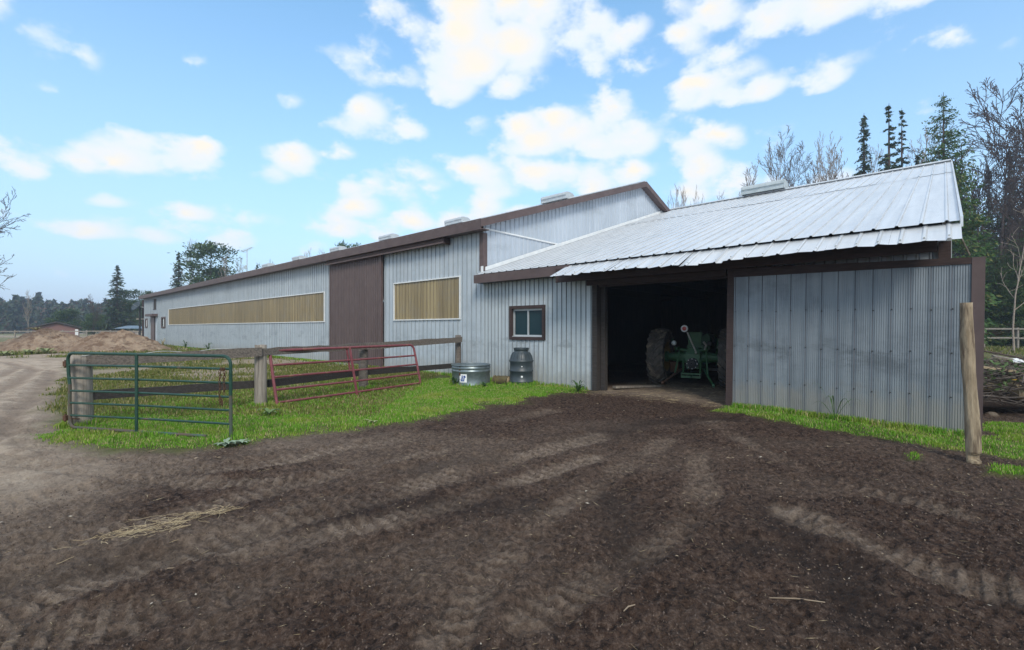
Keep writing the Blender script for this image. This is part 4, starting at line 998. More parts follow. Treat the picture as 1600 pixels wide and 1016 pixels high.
def barrel():
    x, y = .26, 13.22; g = empty('barrel', (x, y, gz(x, y) - .02)); tag(g, 'dark grey plastic barrel with open neck standing under the shed window', 'barrel')
    r = .335
    m = MB(); p = [(0, 0), (r*.95, 0), (r*.98, .03), (r*.98, .11), (r*1.02, .125), (r*1.02, .15), (r*.97, .165), (r*.96, .40), (r*1.01, .415), (r*1.01, .44), (r*.96, .455), (r*.955, .66), (r*1.03, .69), (r*1.03, .715), (r*.95, .735), (r*.86, .84), (r*.72, .93), (r*.60, .965), (r*.58, .985), (r*.62, .99), (r*.62, 1.06), (r*.55, 1.06), (r*.55, .95), (0, .94)]
    m.lathe(p, 40); m.build('drum', M['barrel'], g, True)
    m = MB()
    for k in range(16):
        a = 2 * math.pi * k / 16; m.tube([(r*.955*math.cos(a), r*.955*math.sin(a), .735), (r*.87*math.cos(a), r*.87*math.sin(a), .84), (r*.73*math.cos(a), r*.73*math.sin(a), .93)], .008, 4)
    m.build('shoulder_rib', M['barrel'], g)
    m = MB(); ring = [(r*.62*math.cos(2*math.pi*i/32), r*.62*math.sin(2*math.pi*i/32), 1.05) for i in range(33)]; m.tube(ring, .014, 8, False); m.build('neck_ring', M['barrel'], g, True)
    m = MB(); b = math.atan2(-y, -x) + .05
    for z, q in ((.56, .018), (.28, .03)):
        c = Vector((r*.965*math.cos(b), r*.965*math.sin(b), z)); m.lathe([(0, .008), (q*.6, .006), (q, 0)], 8, Matrix.Translation(c) @ Matrix.Rotation(b, 4, 'Z') @ Matrix.Rotation(R(90), 4, 'Y'))
    m.build('paint_splash', M['white_paint'], g)
barrel()
def log_thing(name, label, a, b, r0, r1, mat, group=None, cat='log', seed=0, n=10):
    rn = random.Random(seed); a = Vector(a); b = Vector(b); g = empty(name, a); tag(g, label, cat, group); k = 7
    pts = [(b - a) * (i / k) + Vector((rn.uniform(-1, 1), rn.uniform(-1, 1), rn.uniform(-.5, .5))) * r0 * (.18 if 0 < i < k else 0) for i in range(k + 1)]
    m = MB(); m.tube(pts, [(r0 + (r1 - r0) * i / k) * rn.uniform(.93, 1.06) for i in range(k + 1)], n, False); m.build('stem', mat, g, True)
    d = (b - a).normalized()
    for p, rr, sg in ((Vector((0, 0, 0)), r0, -1), (b - a, r1, 1)):
        q = (d * sg).to_track_quat('Z', 'Y').to_matrix().to_4x4(); mm = MB(); mm.lathe([(0, .012), (rr*.55, .008), (rr*1.0, -.004)], n, Matrix.Translation(p) @ q); mm.build('cut_end', M['cut_wood'] if rr > .05 else mat, g)
    return g
log_thing('log', 'short mossy log lying between the trough and the barrel', (-.50, 13.50, .12), (-.08, 13.25, .12), .14, .13, M['mossy'], None, 'log', 3)

# ------------------------------------------------------------------ brush pile right of the shed
def scrap():
    rn = random.Random(12); gname = 'logs in the brush pile'
    L = [((9.2, 9.6, .14), (11.6, 9.1, .10), .16, .13, 'bark_dark', 'dark lowest log of the brush pile, in the shade beside the door'),
         ((9.4, 9.9, .42), (11.9, 9.75, .36), .17, .14, 'log_wood', 'thick pale log on top of the lowest log in the brush pile'),
         ((9.9, 9.3, .34), (11.5, 8.75, .42), .15, .17, 'log_wood', 'short pale log with its cut end facing the yard in the brush pile'),
         ((8.9, 10.4, .72), (11.8, 10.2, .60), .12, .09, 'grey_wood', 'long grey log lying across the back of the brush pile')]
    for i, (a, b, r0, r1, mt, lb) in enumerate(L): log_thing('log', lb, a, b, r0, r1, M[mt], gname, 'log', 20 + i)
    for i, (c, ang, ln, w, rx, lb) in enumerate([((9.75, 9.45, .78), R(12), 1.5, .2, .12, 'wide tan board sticking out of the brush pile towards the shed'), ((10.35, 9.2, .60), R(25), 1.3, .11, -.15, 'narrow grey board sloping down the front of the brush pile'), ((10.9, 9.7, .85), R(-20), 1.6, .12, .2, 'grey board lying across the top of the brush pile')]):
        m = MB(); m.box((-ln/2, -w/2, -.02), (ln/2, w/2, .02)); o = m.build('board', M['cut_wood'] if i == 0 else M['grey_wood']); o.location = c; o.rotation_euler = (rx, rx, ang); tag(o, lb, 'board', 'boards in the brush pile')
    m = MB(); m.tube([(9.0, 10.1, 1.32), (10.4, 9.7, 1.0), (11.6, 9.4, .62)], [.022, .018, .012], 6); o = m.build('pole', M['bark_dark']); tag(o, 'thin dark pole slanting down across the brush pile', 'pole')
    m = MB()
    for k in range(900):
        a = Vector((rn.uniform(8.9, 12.4), rn.uniform(8.9, 11.2), 0)); a.z = rn.uniform(.2, .95) * (1 - abs(a.x - 10.6) * .16); an = rn.uniform(0, 6.28); l = rn.uniform(.25, .9)
        d = Vector((math.cos(an), math.sin(an), rn.uniform(-.4, .5))) * l
        m.tube([a, a + d * .5 + Vector((0, 0, rn.uniform(-.05, .05))), a + d], [.012, .009, .004], 4, False)
    o = m.build('brush', M['bark']); tag(o, 'tangle of cut twigs and branches over the log pile beside the shed', 'brush pile', None, 'stuff')
    leaves('leaves', 900, lambda: (rn.uniform(8.9, 12.4), rn.uniform(8.9, 11.0), rn.uniform(.35, .95)), .05, M['weed'], rn, 'green and grey leaves caught in the brush pile beside the shed')
    leaves('leaves', 130, lambda: (rn.gauss(10.75, .35), rn.gauss(9.2, .15), rn.gauss(.62, .08)), .05, M['yellow_leaf'], rn, 'clump of yellow leaves on the front of the brush pile')
    m = MB(); m.add([(10.35, 9.75, .90), (10.62, 9.70, .88), (10.68, 9.85, .93), (10.42, 9.95, .95), (10.5, 9.82, .98)], [(0,1,4),(1,2,4),(2,3,4),(3,0,4)]); o = m.build('plastic_sheet', M['white_paint']); tag(o, 'crumpled white plastic sheet lying on the brush pile', 'plastic sheet')
    for i, (x, y, r, lb) in enumerate([(9.35, 9.2, .10, 'brown rounded stone in the grass beside the log post'), (10.0, 8.95, .13, 'grey stone half sunk in the grass under the brush pile'), (9.75, 8.35, .06, 'small pale stone in the grass before the brush pile')]):
        stone(x, y, r, lb, i)
def leaves(name, n, pos, size, mat, rn, label, kind='stuff', cat='leaves'):
    V = []; Fc = []
    for k in range(n):
        c = Vector(pos()); e = Euler((rn.uniform(-1, 1), rn.uniform(-1, 1), rn.uniform(0, 6.28))).to_matrix(); s = size * rn.uniform(.6, 1.4); b = len(V)
        for q in ((-s, 0, 0), (0, -s*.5, 0), (s, 0, s*.2), (0, s*.5, 0)): V.append(c + e @ Vector(q))
        Fc.append((b, b+1, b+2, b+3))
    m = MB(); m.add(V, Fc); o = m.build(name, mat); tag(o, label, cat, None, kind); return o
def stone(x, y, r, label, seed):
    rn = random.Random(seed); m = MB(); n = 10; prof = [(0, -.5), (.7, -.35), (1, 0), (.85, .4), (.5, .62), (0, .7)]
    m.lathe([(a * r, b * r) for a, b in prof], n); m.v = [tuple(Vector(v) * rn.uniform(.88, 1.12)) for v in m.v]
    o = m.build('stone', M['stone'], None, True); o.location = (x, y, gz(x, y) + r * .2); tag(o, label, 'stone', 'stones by the brush pile'); return o
scrap()

# ------------------------------------------------------------------ sand heaps
def sand_heap(cx, cy, rx, ry, h, seed, label, ang=0.0):
    n, k = 150, 80; V = []; u = np.linspace(0, 1, k)
    th = np.linspace(0, 2 * math.pi, n, endpoint=False)
    U, T = np.meshgrid(u, th, indexing='ij')
    X = U * np.cos(T) * rx; Y = U * np.sin(T) * ry
    wob = 1 + .25 * (fbm(np.cos(T) * 1.3 + seed, np.sin(T) * 1.3 + 7, 3) - .5)
    X = X * wob; Y = Y * wob
    gul = np.abs(fbm(np.cos(T) * 4 + seed * 3 + U * .8, np.sin(T) * 4 + U * .8, 4) - .5)
    Z = h * (1 - U ** 1.25) ** .92 * (1 + .16 * (fbm(X * .6 + seed, Y * .6, 4) - .5)) + (1 - U * .8) * .60 * (fbm(X * 1.5 + seed, Y * 1.5, 5) - .5) + .30 * (fbm(X * 3.2 + seed, Y * 3.2, 4, .6) - .5) - U * (1 - U) * 2.2 * gul - .03
    V = np.stack([X, Y, Z], -1).reshape(-1, 3); i = np.arange(n * k).reshape(k, n)
    F_ = np.stack([i[:-1], np.roll(i[:-1], -1, 1), np.roll(i[1:], -1, 1), i[1:]], -1).reshape(-1, 4)
    o = link('sand_heap', np_mesh('sand_heap', V, F_[:, ::-1], M['sand_pile'], True)); o.location = (cx, cy, 0); o.rotation_euler = (0, 0, ang)
    tag(o, label, 'sand heap', 'sand heaps by the lane'); return o
sand_heap(-32.9, 33.6, 4.0, 2.9, 1.55, 3, 'left sand heap with a tuft of grass on its crest')
sand_heap(-27.9, 33.2, 3.7, 2.8, 1.50, 11, 'reddish sand heap nearer the far end of the barn')

# ------------------------------------------------------------------ trees
def norm(v): return v / (np.linalg.norm(v) + 1e-9)
def grow_bare(seed, H, r0, levels=4, spread=.55, up=.12, n0=9, first=.28, kids=(9, 6, 5, 4), lean=(0, 0), rise=.62):
    """list of (level, points, radii)"""
    rn = np.random.RandomState(seed); out = []
    def br(p, d, L, r, lev):
        ns = (12, 7, 5, 3, 2)[min(lev, 4)]; pts = [p.copy()]; rad = [r]; dirs = [d.copy()]
        for i in range(ns):
            d = norm(d + rn.normal(0, (.05, .10, .15, .18, .2)[min(lev, 4)], 3) + np.array([0, 0, up * (.2 if lev == 0 else 1)]))
            p = p + d * L / ns; pts.append(p.copy()); dirs.append(d.copy()); rad.append(max(r * (1 - (.80 if lev else .86) * (i + 1) / ns), .004))
        out.append((lev, pts, rad))
        if lev >= levels: return
        nk = kids[min(lev, len(kids) - 1)]
        for j in range(nk):
            u = (first if lev == 0 else .18) + (1 - (first if lev == 0 else .18)) * (j + rn.uniform(.1, .9)) / nk
            q = u * ns; i = min(int(q), ns - 1); f = q - i; b = pts[i] * (1 - f) + pts[i + 1] * f; dd = dirs[i + 1]
            side = norm(np.cross(dd, rn.normal(0, 1, 3))); a = spread * rn.uniform(.7, 1.35)
            nd = norm(dd * math.cos(a) + side * math.sin(a))
            l = L * (rise if lev == 0 else .56) * rn.uniform(.7, 1.15) * (1 - .45 * u)
            br(b, nd, l, max(rad[i] * .62 * (1 - .3 * u), .005), lev + 1)
    br(np.zeros(3), norm(np.array([lean[0], lean[1], 1.0])), H, r0, 0)
    return out
def tubes_mesh(name, segs, mat, sides=(8, 6, 4, 3, 3), minr=0.0):
    V = []; F4 = []
    for lev, pts, rad in segs:
        n = sides[min(lev, 4)]; P = np.array(pts); b0 = len(V); u = None
        for i in range(len(P)):
            t = norm(P[min(i + 1, len(P) - 1)] - P[max(i - 1, 0)])
            if u is None: u = norm(np.cross(t, [0.3, .9, .2] if abs(t[2]) > .9 else [0, 0, 1.0]))
            u = norm(u - t * np.dot(u, t)); w = np.cross(t, u)
            for k in range(n):
                a = 2 * math.pi * k / n; V.append(P[i] + (u * math.cos(a) + w * math.sin(a)) * max(rad[i], minr))
        for i in range(len(P) - 1):
            for k in range(n):
                k2 = (k + 1) % n; F4.append((b0 + i*n + k, b0 + i*n + k2, b0 + (i+1)*n + k2, b0 + (i+1)*n + k))
    return np_mesh(name, np.array(V), np.array(F4), mat, True)
def bare_tree(seed, H, r0, mat, minr=.012, **k):
    s = grow_bare(seed, H, r0, **k)
    tr = tubes_mesh('trunk', [q for q in s if q[0] <= 1], mat, minr=minr); cr = tubes_mesh('crown', [q for q in s if q[0] > 1], mat, minr=minr)
    return tr, cr
def sprays(centres, dirs, rn, per, size, flat=.5, spread=.4):
    """small leaf faces around the given points"""
    n = len(centres); C = np.repeat(np.array(centres), per, 0); D = np.repeat(np.array(dirs), per, 0)
    C = C + rn.normal(0, 1, C.shape) * np.array([spread, spread, spread * flat]) * np.clip(np.linalg.norm(D, axis=1)[:, None], .3, 1.1)
    LN = np.linalg.norm(D, axis=1)[:, None]; D = D / (LN + 1e-9) + rn.normal(0, .5, D.shape); D /= np.linalg.norm(D, axis=1)[:, None] + 1e-9
    S = np.cross(D, rn.normal(0, 1, D.shape)); S /= np.linalg.norm(S, axis=1)[:, None] + 1e-9
    l = size * rn.uniform(.6, 1.5, (len(C), 1)) * np.clip(LN, .4, 1.2); w = l * rn.uniform(.28, .5, (len(C), 1))
    V = np.stack([C - D * l * .5, C + S * w * .5, C + D * l * .6, C - S * w * .5], 1).reshape(-1, 3)
    return V, np.arange(len(C) * 4).reshape(-1, 4)
def spruce(seed, H, Rm, matf, whorls=34, nb=9, droop=.35, low=.06, per=3, size=.42, gap=.0, power=.9, fluff=None):
    rn = np.random.RandomState(seed); cen = []; dr = []; segs = [(0, [np.array([0, 0, 0.]), np.array([0, 0, H * .5]), np.array([0, 0, H])], [H * .014, H * .009, .012])]
    for i in range(whorls):
        u = low + (1 - low) * (i + rn.uniform(-.3, .3)) / whorls; u = min(max(u, low), .985); z = H * u
        Rr = Rm * (1 - u) ** power * (1 if u > low + .12 else .75 + .25 * (u - low) / .12)
        for j in range(max(4, int(nb * (1 - .45 * u)))):
            if rn.rand() < gap: continue
            a = rn.uniform(0, 2 * math.pi); L = max(Rr * rn.uniform(.55, 1.15), .12); zj = min(z + rn.normal(0, .45 * H / whorls), H * .985); d = np.array([math.cos(a), math.sin(a), 0]); pts = []
            m_ = max(3, int(L / (size * .62)))
            for q in range(m_ + 1):
                f = q / m_; pts.append(np.array([0, 0, zj]) + d * L * f + np.array([0, 0, -droop * L * f ** 1.4 + .16 * L * max(0, f - .72)]))
                if q: cen.append(pts[-1]); dr.append((d * .9 + np.array([0, 0, -.35])) * (1.15 - .7 * u))
            segs.append((3, [pts[0], pts[m_ // 2], pts[-1]], [.02, .014, .006]))
    V, Fq = sprays(cen, dr, rn, per, size, .6, fluff or size * .28)
    return tubes_mesh('trunk', segs, M['bark_dark'], (7, 5, 4, 3, 3)), np_mesh('crown', V, Fq, matf)
def clump_tree(seed, H, r0, matf, matb, per=34, size=.30, clump=.55, flat=.55, **k):
    s = grow_bare(seed, H, r0, **k); rn = np.random.RandomState(seed + 77); lv = max(q[0] for q in s)
    cen = []; dr = []
    for lev, pts, rad in s:
        if lev == lv or (lev == lv - 1 and rn.rand() < .5):
            for q in (pts[-1], pts[len(pts) // 2]): cen.append(q); dr.append(norm(pts[-1] - pts[0]) + np.array([0, 0, .2]))
    V, Fq = sprays(cen, dr, rn, per, size, flat, clump)
    return tubes_mesh('trunk', s, matb, (8, 5, 4, 3, 3)), np_mesh('crown', V, Fq, matf)
def put_tree(name, meshes, Hm, px, ytop, d, label, group, cat='tree', rz=0.0, wide=1.0, h=None):
    p = at(px, d); hh = h if h else hgt(ytop, d); s = hh / Hm
    r = empty(name, (p.x, p.y, -.05), rz); r.scale = (s * wide, s * wide, s); tag(r, label, cat, group)
    link('trunk', meshes[0], r); link('crown', meshes[1], r); return r
def top_of(me): 
    a = np.empty(len(me.vertices) * 3, np.float32); me.vertices.foreach_get('co', a); return float(a.reshape(-1, 3)[:, 2].max())
def mk(f, *a, **k):
    ms = f(*a, **k); return ms, max(top_of(ms[0]), top_of(ms[1]))
BARE_A = mk(bare_tree, 1, 15, .20, M['bark'], n0=10, kids=(12, 7, 5, 4), spread=.52, up=.10, first=.25)
BARE_B = mk(bare_tree, 8, 15, .16, M['bark_pale'], kids=(11, 6, 5, 3), spread=.38, up=.16, first=.3, rise=.5)
BARE_C = mk(bare_tree, 15, 14, .13, M['bark_pale'], kids=(14, 5, 4, 3), spread=.42, up=.14, first=.2, rise=.42)
OAK = mk(bare_tree, 23, 15, .20, M['bark_dark'], .022, kids=(13, 8, 5, 3), spread=.60, up=.07, first=.22, rise=.74)
OAK2 = mk(bare_tree, 31, 15, .17, M['bark_dark'], .022, kids=(12, 7, 5, 3), spread=.56, up=.09, first=.28, rise=.66, lean=(.12, 0))
SPR_A = mk(spruce, 2, 14, 2.5, M['spruce'], 30, 15, .42, .05, 6, .40, .0, .85, .14)
SPR_N = mk(spruce, 5, 18, 1.75, M['spruce'], 54, 11, .30, .05, 5, .34, .08, .8, .14)
SPR_T = mk(spruce, 9, 18, 2.0, M['spruce'], 44, 8, .22, .1, 5, .46, .35, .8)
CED_A = mk(spruce, 12, 14, 3.1, M['cedar'], 44, 13, -.05, .03, 7, .24, .12, .62, .16)
CED_B = mk(spruce, 14, 8, 2.6, M['cedar'], 30, 15, .10, .0, 7, .15, .05, .5, .13)
PINE_A = mk(clump_tree, 41, 13, .22, M['pine'], M['bark'], 26, .34, .55, .5, levels=2, kids=(16, 7), spread=.95, up=.06, first=.22, rise=.36)
PINE_B = mk(clump_tree, 47, 7, .2, M['pine'], M['bark'], 40, .30, .5, .55, levels=2, kids=(16, 6), spread=1.1, up=.06, first=.12, rise=.52)
LEAFY = mk(clump_tree, 53, 7, .12, M['rusty_leaf'], M['bark'], 10, .20, .5, .7, levels=3, kids=(9, 5, 4), spread=.6, up=.12, first=.15, rise=.6)
g1 = 'bare trees standing behind the shed roof'
for i, (px, yt, d, tr, lb, wd) in enumerate([
        (1180, 250, 50, BARE_C, 'small bare tree rising just behind the shed roof vent', 1.0), (1212, 222, 47, BARE_B, 'slim bare birch behind the shed roof, right of the vent', .9),
        (1243, 188, 45, BARE_A, 'tallest spreading bare tree behind the middle of the shed roof', .95), (1286, 205, 46, BARE_B, 'pale narrow bare tree right of the tallest one behind the shed roof', .8),
        (1322, 214, 48, BARE_C, 'bare tree just left of the three narrow spruces', .9), (1300, 235, 52, BARE_C, 'short bare tree low behind the shed ridge, left of the spruces', 1.2),
        (1046, 285, 58, BARE_C, 'thin bare treetop showing right of the barn gable', .7), (1066, 290, 60, BARE_B, 'second thin bare treetop right of the barn gable', .6), (1096, 286, 57, BARE_C, 'bare treetop between the barn gable and the shed vent', .6),
        (1128, 297, 60, BARE_B, 'faint bare treetop left of the shed vent', .8), (1432, 200, 50, BARE_C, 'bare tree between the narrow spruces and the ragged cedar', .8), (1366, 225, 52, BARE_B, 'bare stems among the three narrow spruces', .9)]):
    put_tree('bare_tree', tr[0], tr[1], px, yt, d, lb, g1, rz=i * 1.3, wide=wd)
g2 = 'narrow spruces behind the shed'
put_tree('spruce_tree', SPR_N[0], SPR_N[1], 1350, 176, 46, 'leftmost and densest narrow spruce behind the shed ridge', g2, rz=.4)
put_tree('spruce_tree', SPR_T[0], SPR_T[1], 1389, 160, 44, 'tallest and thinnest narrow spruce behind the shed ridge', g2, rz=2.0)
put_tree('spruce_tree', SPR_T[0], SPR_T[1], 1409, 168, 46, 'rightmost narrow spruce behind the shed ridge', g2, rz=3.7, wide=.8)
put_tree('spruce_tree', SPR_N[0], SPR_N[1], 1216, 283, 50, 'small dark evergreen top right of the shed vent', g2, rz=3, wide=1.3)
put_tree('spruce_tree', SPR_N[0], SPR_N[1], 1434, 238, 46, 'short dark spruce beside the ragged cedar', g2, rz=5, wide=1.2)
put_tree('cedar_tree', CED_A[0], CED_A[1], 1474, 143, 35, 'ragged tall cedar behind the right end of the shed roof', None, rz=.9, wide=.78)
g3 = 'big bare trees right of the shed'
put_tree('bare_tree', OAK[0], OAK[1], 1558, 92, 45, 'big spreading dark bare tree right of the shed', g3, rz=.6, wide=.95)
put_tree('bare_tree', OAK2[0], OAK2[1], 1606, 112, 46, 'bare tree with leaning trunk at the right edge of the photo', g3, rz=2.2, wide=.9)
put_tree('bare_tree', OAK2[0], OAK2[1], 1528, 205, 47, 'lower bare tree close behind the shed roof edge', g3, rz=4.4, wide=.9)
SAPL = mk(bare_tree, 61, 9, .06, M['bark_pale'], .012, levels=2, kids=(9, 4), spread=.75, up=.08, first=.25, rise=.3)
put_tree('bare_tree', SAPL[0], SAPL[1], 1584, 300, 31, 'thin pale birch sapling in front of the dark cedars', g3, rz=1.1, wide=1.0)
put_tree('bare_tree', OAK2[0], OAK2[1], 1512, 172, 53, 'bare tree right behind the ragged cedar', g3, rz=.2)
put_tree('bare_tree', OAK[0], OAK[1], 1690, 140, 36, 'big bare tree beyond the right edge of the photo', g3, rz=3.3)
g4 = 'cedars along the right-hand fence'
for i, (px, yt, d, w) in enumerate([(1555, 395, 41.5, 1.2), (1592, 372, 41, 1.1), (1530, 368, 45, 1.25), (1625, 330, 44, 1.2), (1570, 310, 49, 1.0), (1668, 372, 42, 1.2), (1710, 320, 46, 1.1), (1508, 330, 48, 1.1), (1605, 258, 52, .9), (1545, 262, 54, .9), (1760, 340, 45, 1.2), (1500, 270, 58, 1.0), (1522, 300, 56, 1.1), (1578, 235, 60, 1.0), (1628, 240, 58, 1.0), (1690, 260, 60, 1.0), (1645, 420, 41.5, 1.3), (1512, 415, 42, 1.3)]):
    lb = ['low bushy cedar behind the fence post, right of the door', 'bushy bright cedar at the right edge behind the fence', 'dark cedar close beside the shed wall', 'tall cedar just past the right edge, by the fence', 'dark cedar behind the bushy fence cedars, under the big bare tree', 'cedar outside the frame along the fence', 'tall cedar outside the frame along the fence', 'dark cedar seen past the shed roof edge', 'tall far cedar behind the bare trunks at the right edge', 'tall far cedar behind the big bare tree', 'farthest cedar outside the frame along the fence', 'tall far spruce just past the shed ridge end', 'tall far spruce beside the shed roof edge', 'tall far spruce between the two big bare trees', 'tall far spruce outside the frame', 'second tall far spruce outside the frame', 'low cedar outside the frame by the fence', 'low cedar between the door frame and the fence post'][i]
    tr = CED_B if i not in (8, 9, 11, 12, 13, 14, 15) else SPR_N
    put_tree('cedar_tree', tr[0], tr[1], px, yt, d, lb, g4, rz=i * 2.1, wide=w)
for i, (px, d, h, lb) in enumerate([(1515, 40, 5.2, 'brown-leaved young tree under the shed roof edge'), (1538, 43, 6.5, 'brown-leaved young tree among the cedars right of the door'), (1578, 40.6, 2.2, 'low yellowing bush at the foot of the right-hand fence'), (1548, 40.7, 1.6, 'low brown bush left of the fence post')]):
    put_tree('young_tree' if h > 3 else 'bush', LEAFY[0], LEAFY[1], px, 0, d, lb, 'brown-leaved growth by the right-hand fence', rz=i, h=h, wide=1.0 if h > 3 else 2.0, cat='tree' if h > 3 else 'bush')
# left-hand trees
put_tree('spruce_tree', SPR_A[0], SPR_A[1], 183, 413, 88, 'tall dark spruce standing alone beyond the sand heaps', None, rz=.3, wide=1.35)
put_tree('pine_tree', PINE_A[0], PINE_A[1], 209, 450, 90, 'slim pine close right of the tall dark spruce', None, rz=1.0)
put_tree('pine_tree', PINE_B[0], PINE_B[1], 112, 480, 84, 'broad low pine behind the pink hut', 'broad low pines beyond the sand heaps', rz=.3, wide=1.25)
put_tree('pine_tree', PINE_B[0], PINE_B[1], 148, 487, 82, 'broad low pine between the pink hut and the tall spruce', 'broad low pines beyond the sand heaps', rz=2.3, wide=1.1)
put_tree('pine_tree', PINE_B[0], PINE_B[1], 74, 495, 90, 'small rounded pine left of the pink hut', 'broad low pines beyond the sand heaps', rz=4.3, wide=1.1)
g5 = 'bare trees beyond the sand heaps'
put_tree('bare_tree', BARE_B[0], BARE_B[1], 44, 452, 78, 'pale leaning bare tree left of the pink hut', g5, rz=.9, wide=.8)
put_tree('bare_tree', OAK2[0], OAK2[1], 146, 458, 76, 'bare tree with wide flat branches over the low pines', g5, rz=1.9, wide=.75)
put_tree('bare_tree', OAK[0], OAK[1], -75, 285, 29, 'large bare tree mostly outside the left edge of the photo', g5, rz=.4, wide=.95)
g6 = 'treetops behind the long barn roof'
for i, (px, yt, d, tr, lb, wd, nm) in enumerate([
        (232, 452, 98, PINE_A, 'pine top over the far end of the barn roof', .9, 'pine_tree'), (279, 392, 74, SPR_A, 'spruce beside the broad pine above the far barn roof', 1.0, 'spruce_tree'), (319, 376, 72, PINE_A, 'broad pine above the far part of the barn roof', 1.25, 'pine_tree'),
        (300, 372, 78, BARE_B, 'bare tree standing behind the broad pine', .9, 'bare_tree'), (358, 394, 70, BARE_C, 'bare tree just right of the broad pine', .8, 'bare_tree'), (374, 398, 73, BARE_B, 'bare tree just left of the antenna mast', .8, 'bare_tree'), (402, 412, 62, SPR_A, 'small dark spruce tip right of the antenna mast', .9, 'spruce_tree'),
        (424, 405, 66, BARE_A, 'low bare tree right of the antenna mast', 1.0, 'bare_tree'), (482, 386, 58, BARE_C, 'left bare treetop over the middle of the barn roof', .9, 'bare_tree'), (502, 388, 60, BARE_B, 'right bare treetop over the middle of the barn roof', .9, 'bare_tree'), (539, 374, 58, PINE_A, 'small round pine top just above the brown fascia', .7, 'pine_tree')]):
    put_tree(nm, tr[0], tr[1], px, yt, d, lb, g6, rz=i * 1.7, wide=wd)
# far wood: one mass
def far_wood():
    rn = np.random.RandomState(8); Vs = []; Fs = []; b = 0
    for k in range(640):
        a = R(rn.uniform(-60, -34) if k < 420 else rn.uniform(-34, 66)); d = rn.uniform(190, 300); x, y = math.sin(a) * d * 1.0, math.cos(a) * d; h = rn.uniform(9, 12.5) * d / 260 * (1.2 if rn.rand() < .15 else 1)
        w = h * rn.uniform(.14, .22); con = rn.rand() < .6; n = 150
        u = rn.uniform(.06, 1, n) ** .9; rr = w * ((1 - u) ** .8 if con else np.sqrt(np.clip(1 - (2*u - 1.05)**2, .05, 1))) * rn.uniform(.5, 1.15, n); t = rn.uniform(0, 6.283, n)
        C = np.stack([x + rr*np.cos(t), y + rr*np.sin(t), h*u], -1); D = np.stack([np.cos(t)*.6, np.sin(t)*.6, -np.ones(n)*(.5 if con else -.6)], -1) + rn.normal(0, .3, (n, 3)); D /= np.linalg.norm(D, axis=1)[:, None]
        S = np.cross(D, rn.normal(0, 1, (n, 3))); S /= np.linalg.norm(S, axis=1)[:, None]; l = h * .085 * rn.uniform(.6, 1.5, (n, 1))
        Vs.append(np.stack([C - D*l, C + S*l*.5, C + D*l, C - S*l*.5], 1).reshape(-1, 3)); Fs.append(np.arange(n*4).reshape(-1, 4) + b); b += n*4
    o = link('far_woods', np_mesh('far_woods', np.concatenate(Vs), np.concatenate(Fs), M['far_wood'])); tag(o, 'hazy blue-grey wood along the horizon beyond the paddock', 'woods', None, 'stuff')
far_wood()

# ------------------------------------------------------------------ far things
def board_fence(name, a, b, step, rails, ph, label, mat, th=.1):
    a = Vector(a); b = Vector(b); L = (b - a).length; d = (b - a).normalized(); n = int(L / step); g = empty(name, a, math.atan2(d.y, d.x)); tag(g, label, 'fence')
    m = MB(); m.box((-th/2, -th/2, -.2), (th/2, th/2, ph)); pm = m.mesh('post', mat)
    m = MB(); m.box((0, -th/2 - .04, -.06), (step, -th/2 - .003, .06)); rm = m.mesh('rail', mat)
    for i in range(n + 1):
        link('post', pm, g, None, (i * step, 0, 0))
        if i < n:
            for k, z in enumerate(rails): link('rail', rm, g, None, (i * step, -.002 * (i % 2), z + .02 * math.sin(i * 2.3 + k)))
    return g
board_fence('paddock_fence', (-80, 61, 0), (-38, 63, 0), 3.0, (.45, 1.2), 1.35, 'grey paddock fence beyond the sand heaps', M['grey_wood'], .12)
board_fence('paddock_fence', (33, 35.6, .2), (62, 36.4, .2), 2.65, (.66, 1.36), 1.45, 'grey two-rail fence before the cedars right of the shed', M['cut_wood_grey'], .14)
def hut():
    p = at(88, 70); g = empty('hut', (p.x, p.y, 0), R(42)); g.scale = (.80, .8, .9); tag(g, 'small pink brick hut with a dark roof beyond the sand heaps', 'hut')
    m = MB(); w = 3.1; pts = [(-w, 0), (w, 0), (w, 1.75), (0, 2.6), (-w, 1.75)]; m.add([(x, 0, z) for x, z in pts] + [(x, 5, z) for x, z in pts], [tuple(range(5)), tuple(range(5, 10))[::-1]] + [(i, (i+1) % 5, 5+(i+1) % 5, 5+i) for i in range(5)]); m.build('wall', M['pink_brick'], g)
    for sd in (-1, 1):
        m = MB(); e = 4.2 if sd < 0 else 3.5; z0 = 2.72 - (e) * .27
        m.add([(0, -.5, 2.72), (sd*e, -.5, z0), (sd*e, 5.4, z0), (0, 5.4, 2.72), (0, -.5, 2.88), (sd*e, -.5, z0 + .16), (sd*e, 5.4, z0 + .16), (0, 5.4, 2.88)], [(0,1,2,3),(4,7,6,5),(0,4,5,1),(1,5,6,2),(2,6,7,3)]); m.build('roof', M['dark_roof'], g)
    bx('door', g, M['white_trim'], (2.55, -.06, 0), (3.0, -.01, 1.6))
hut()
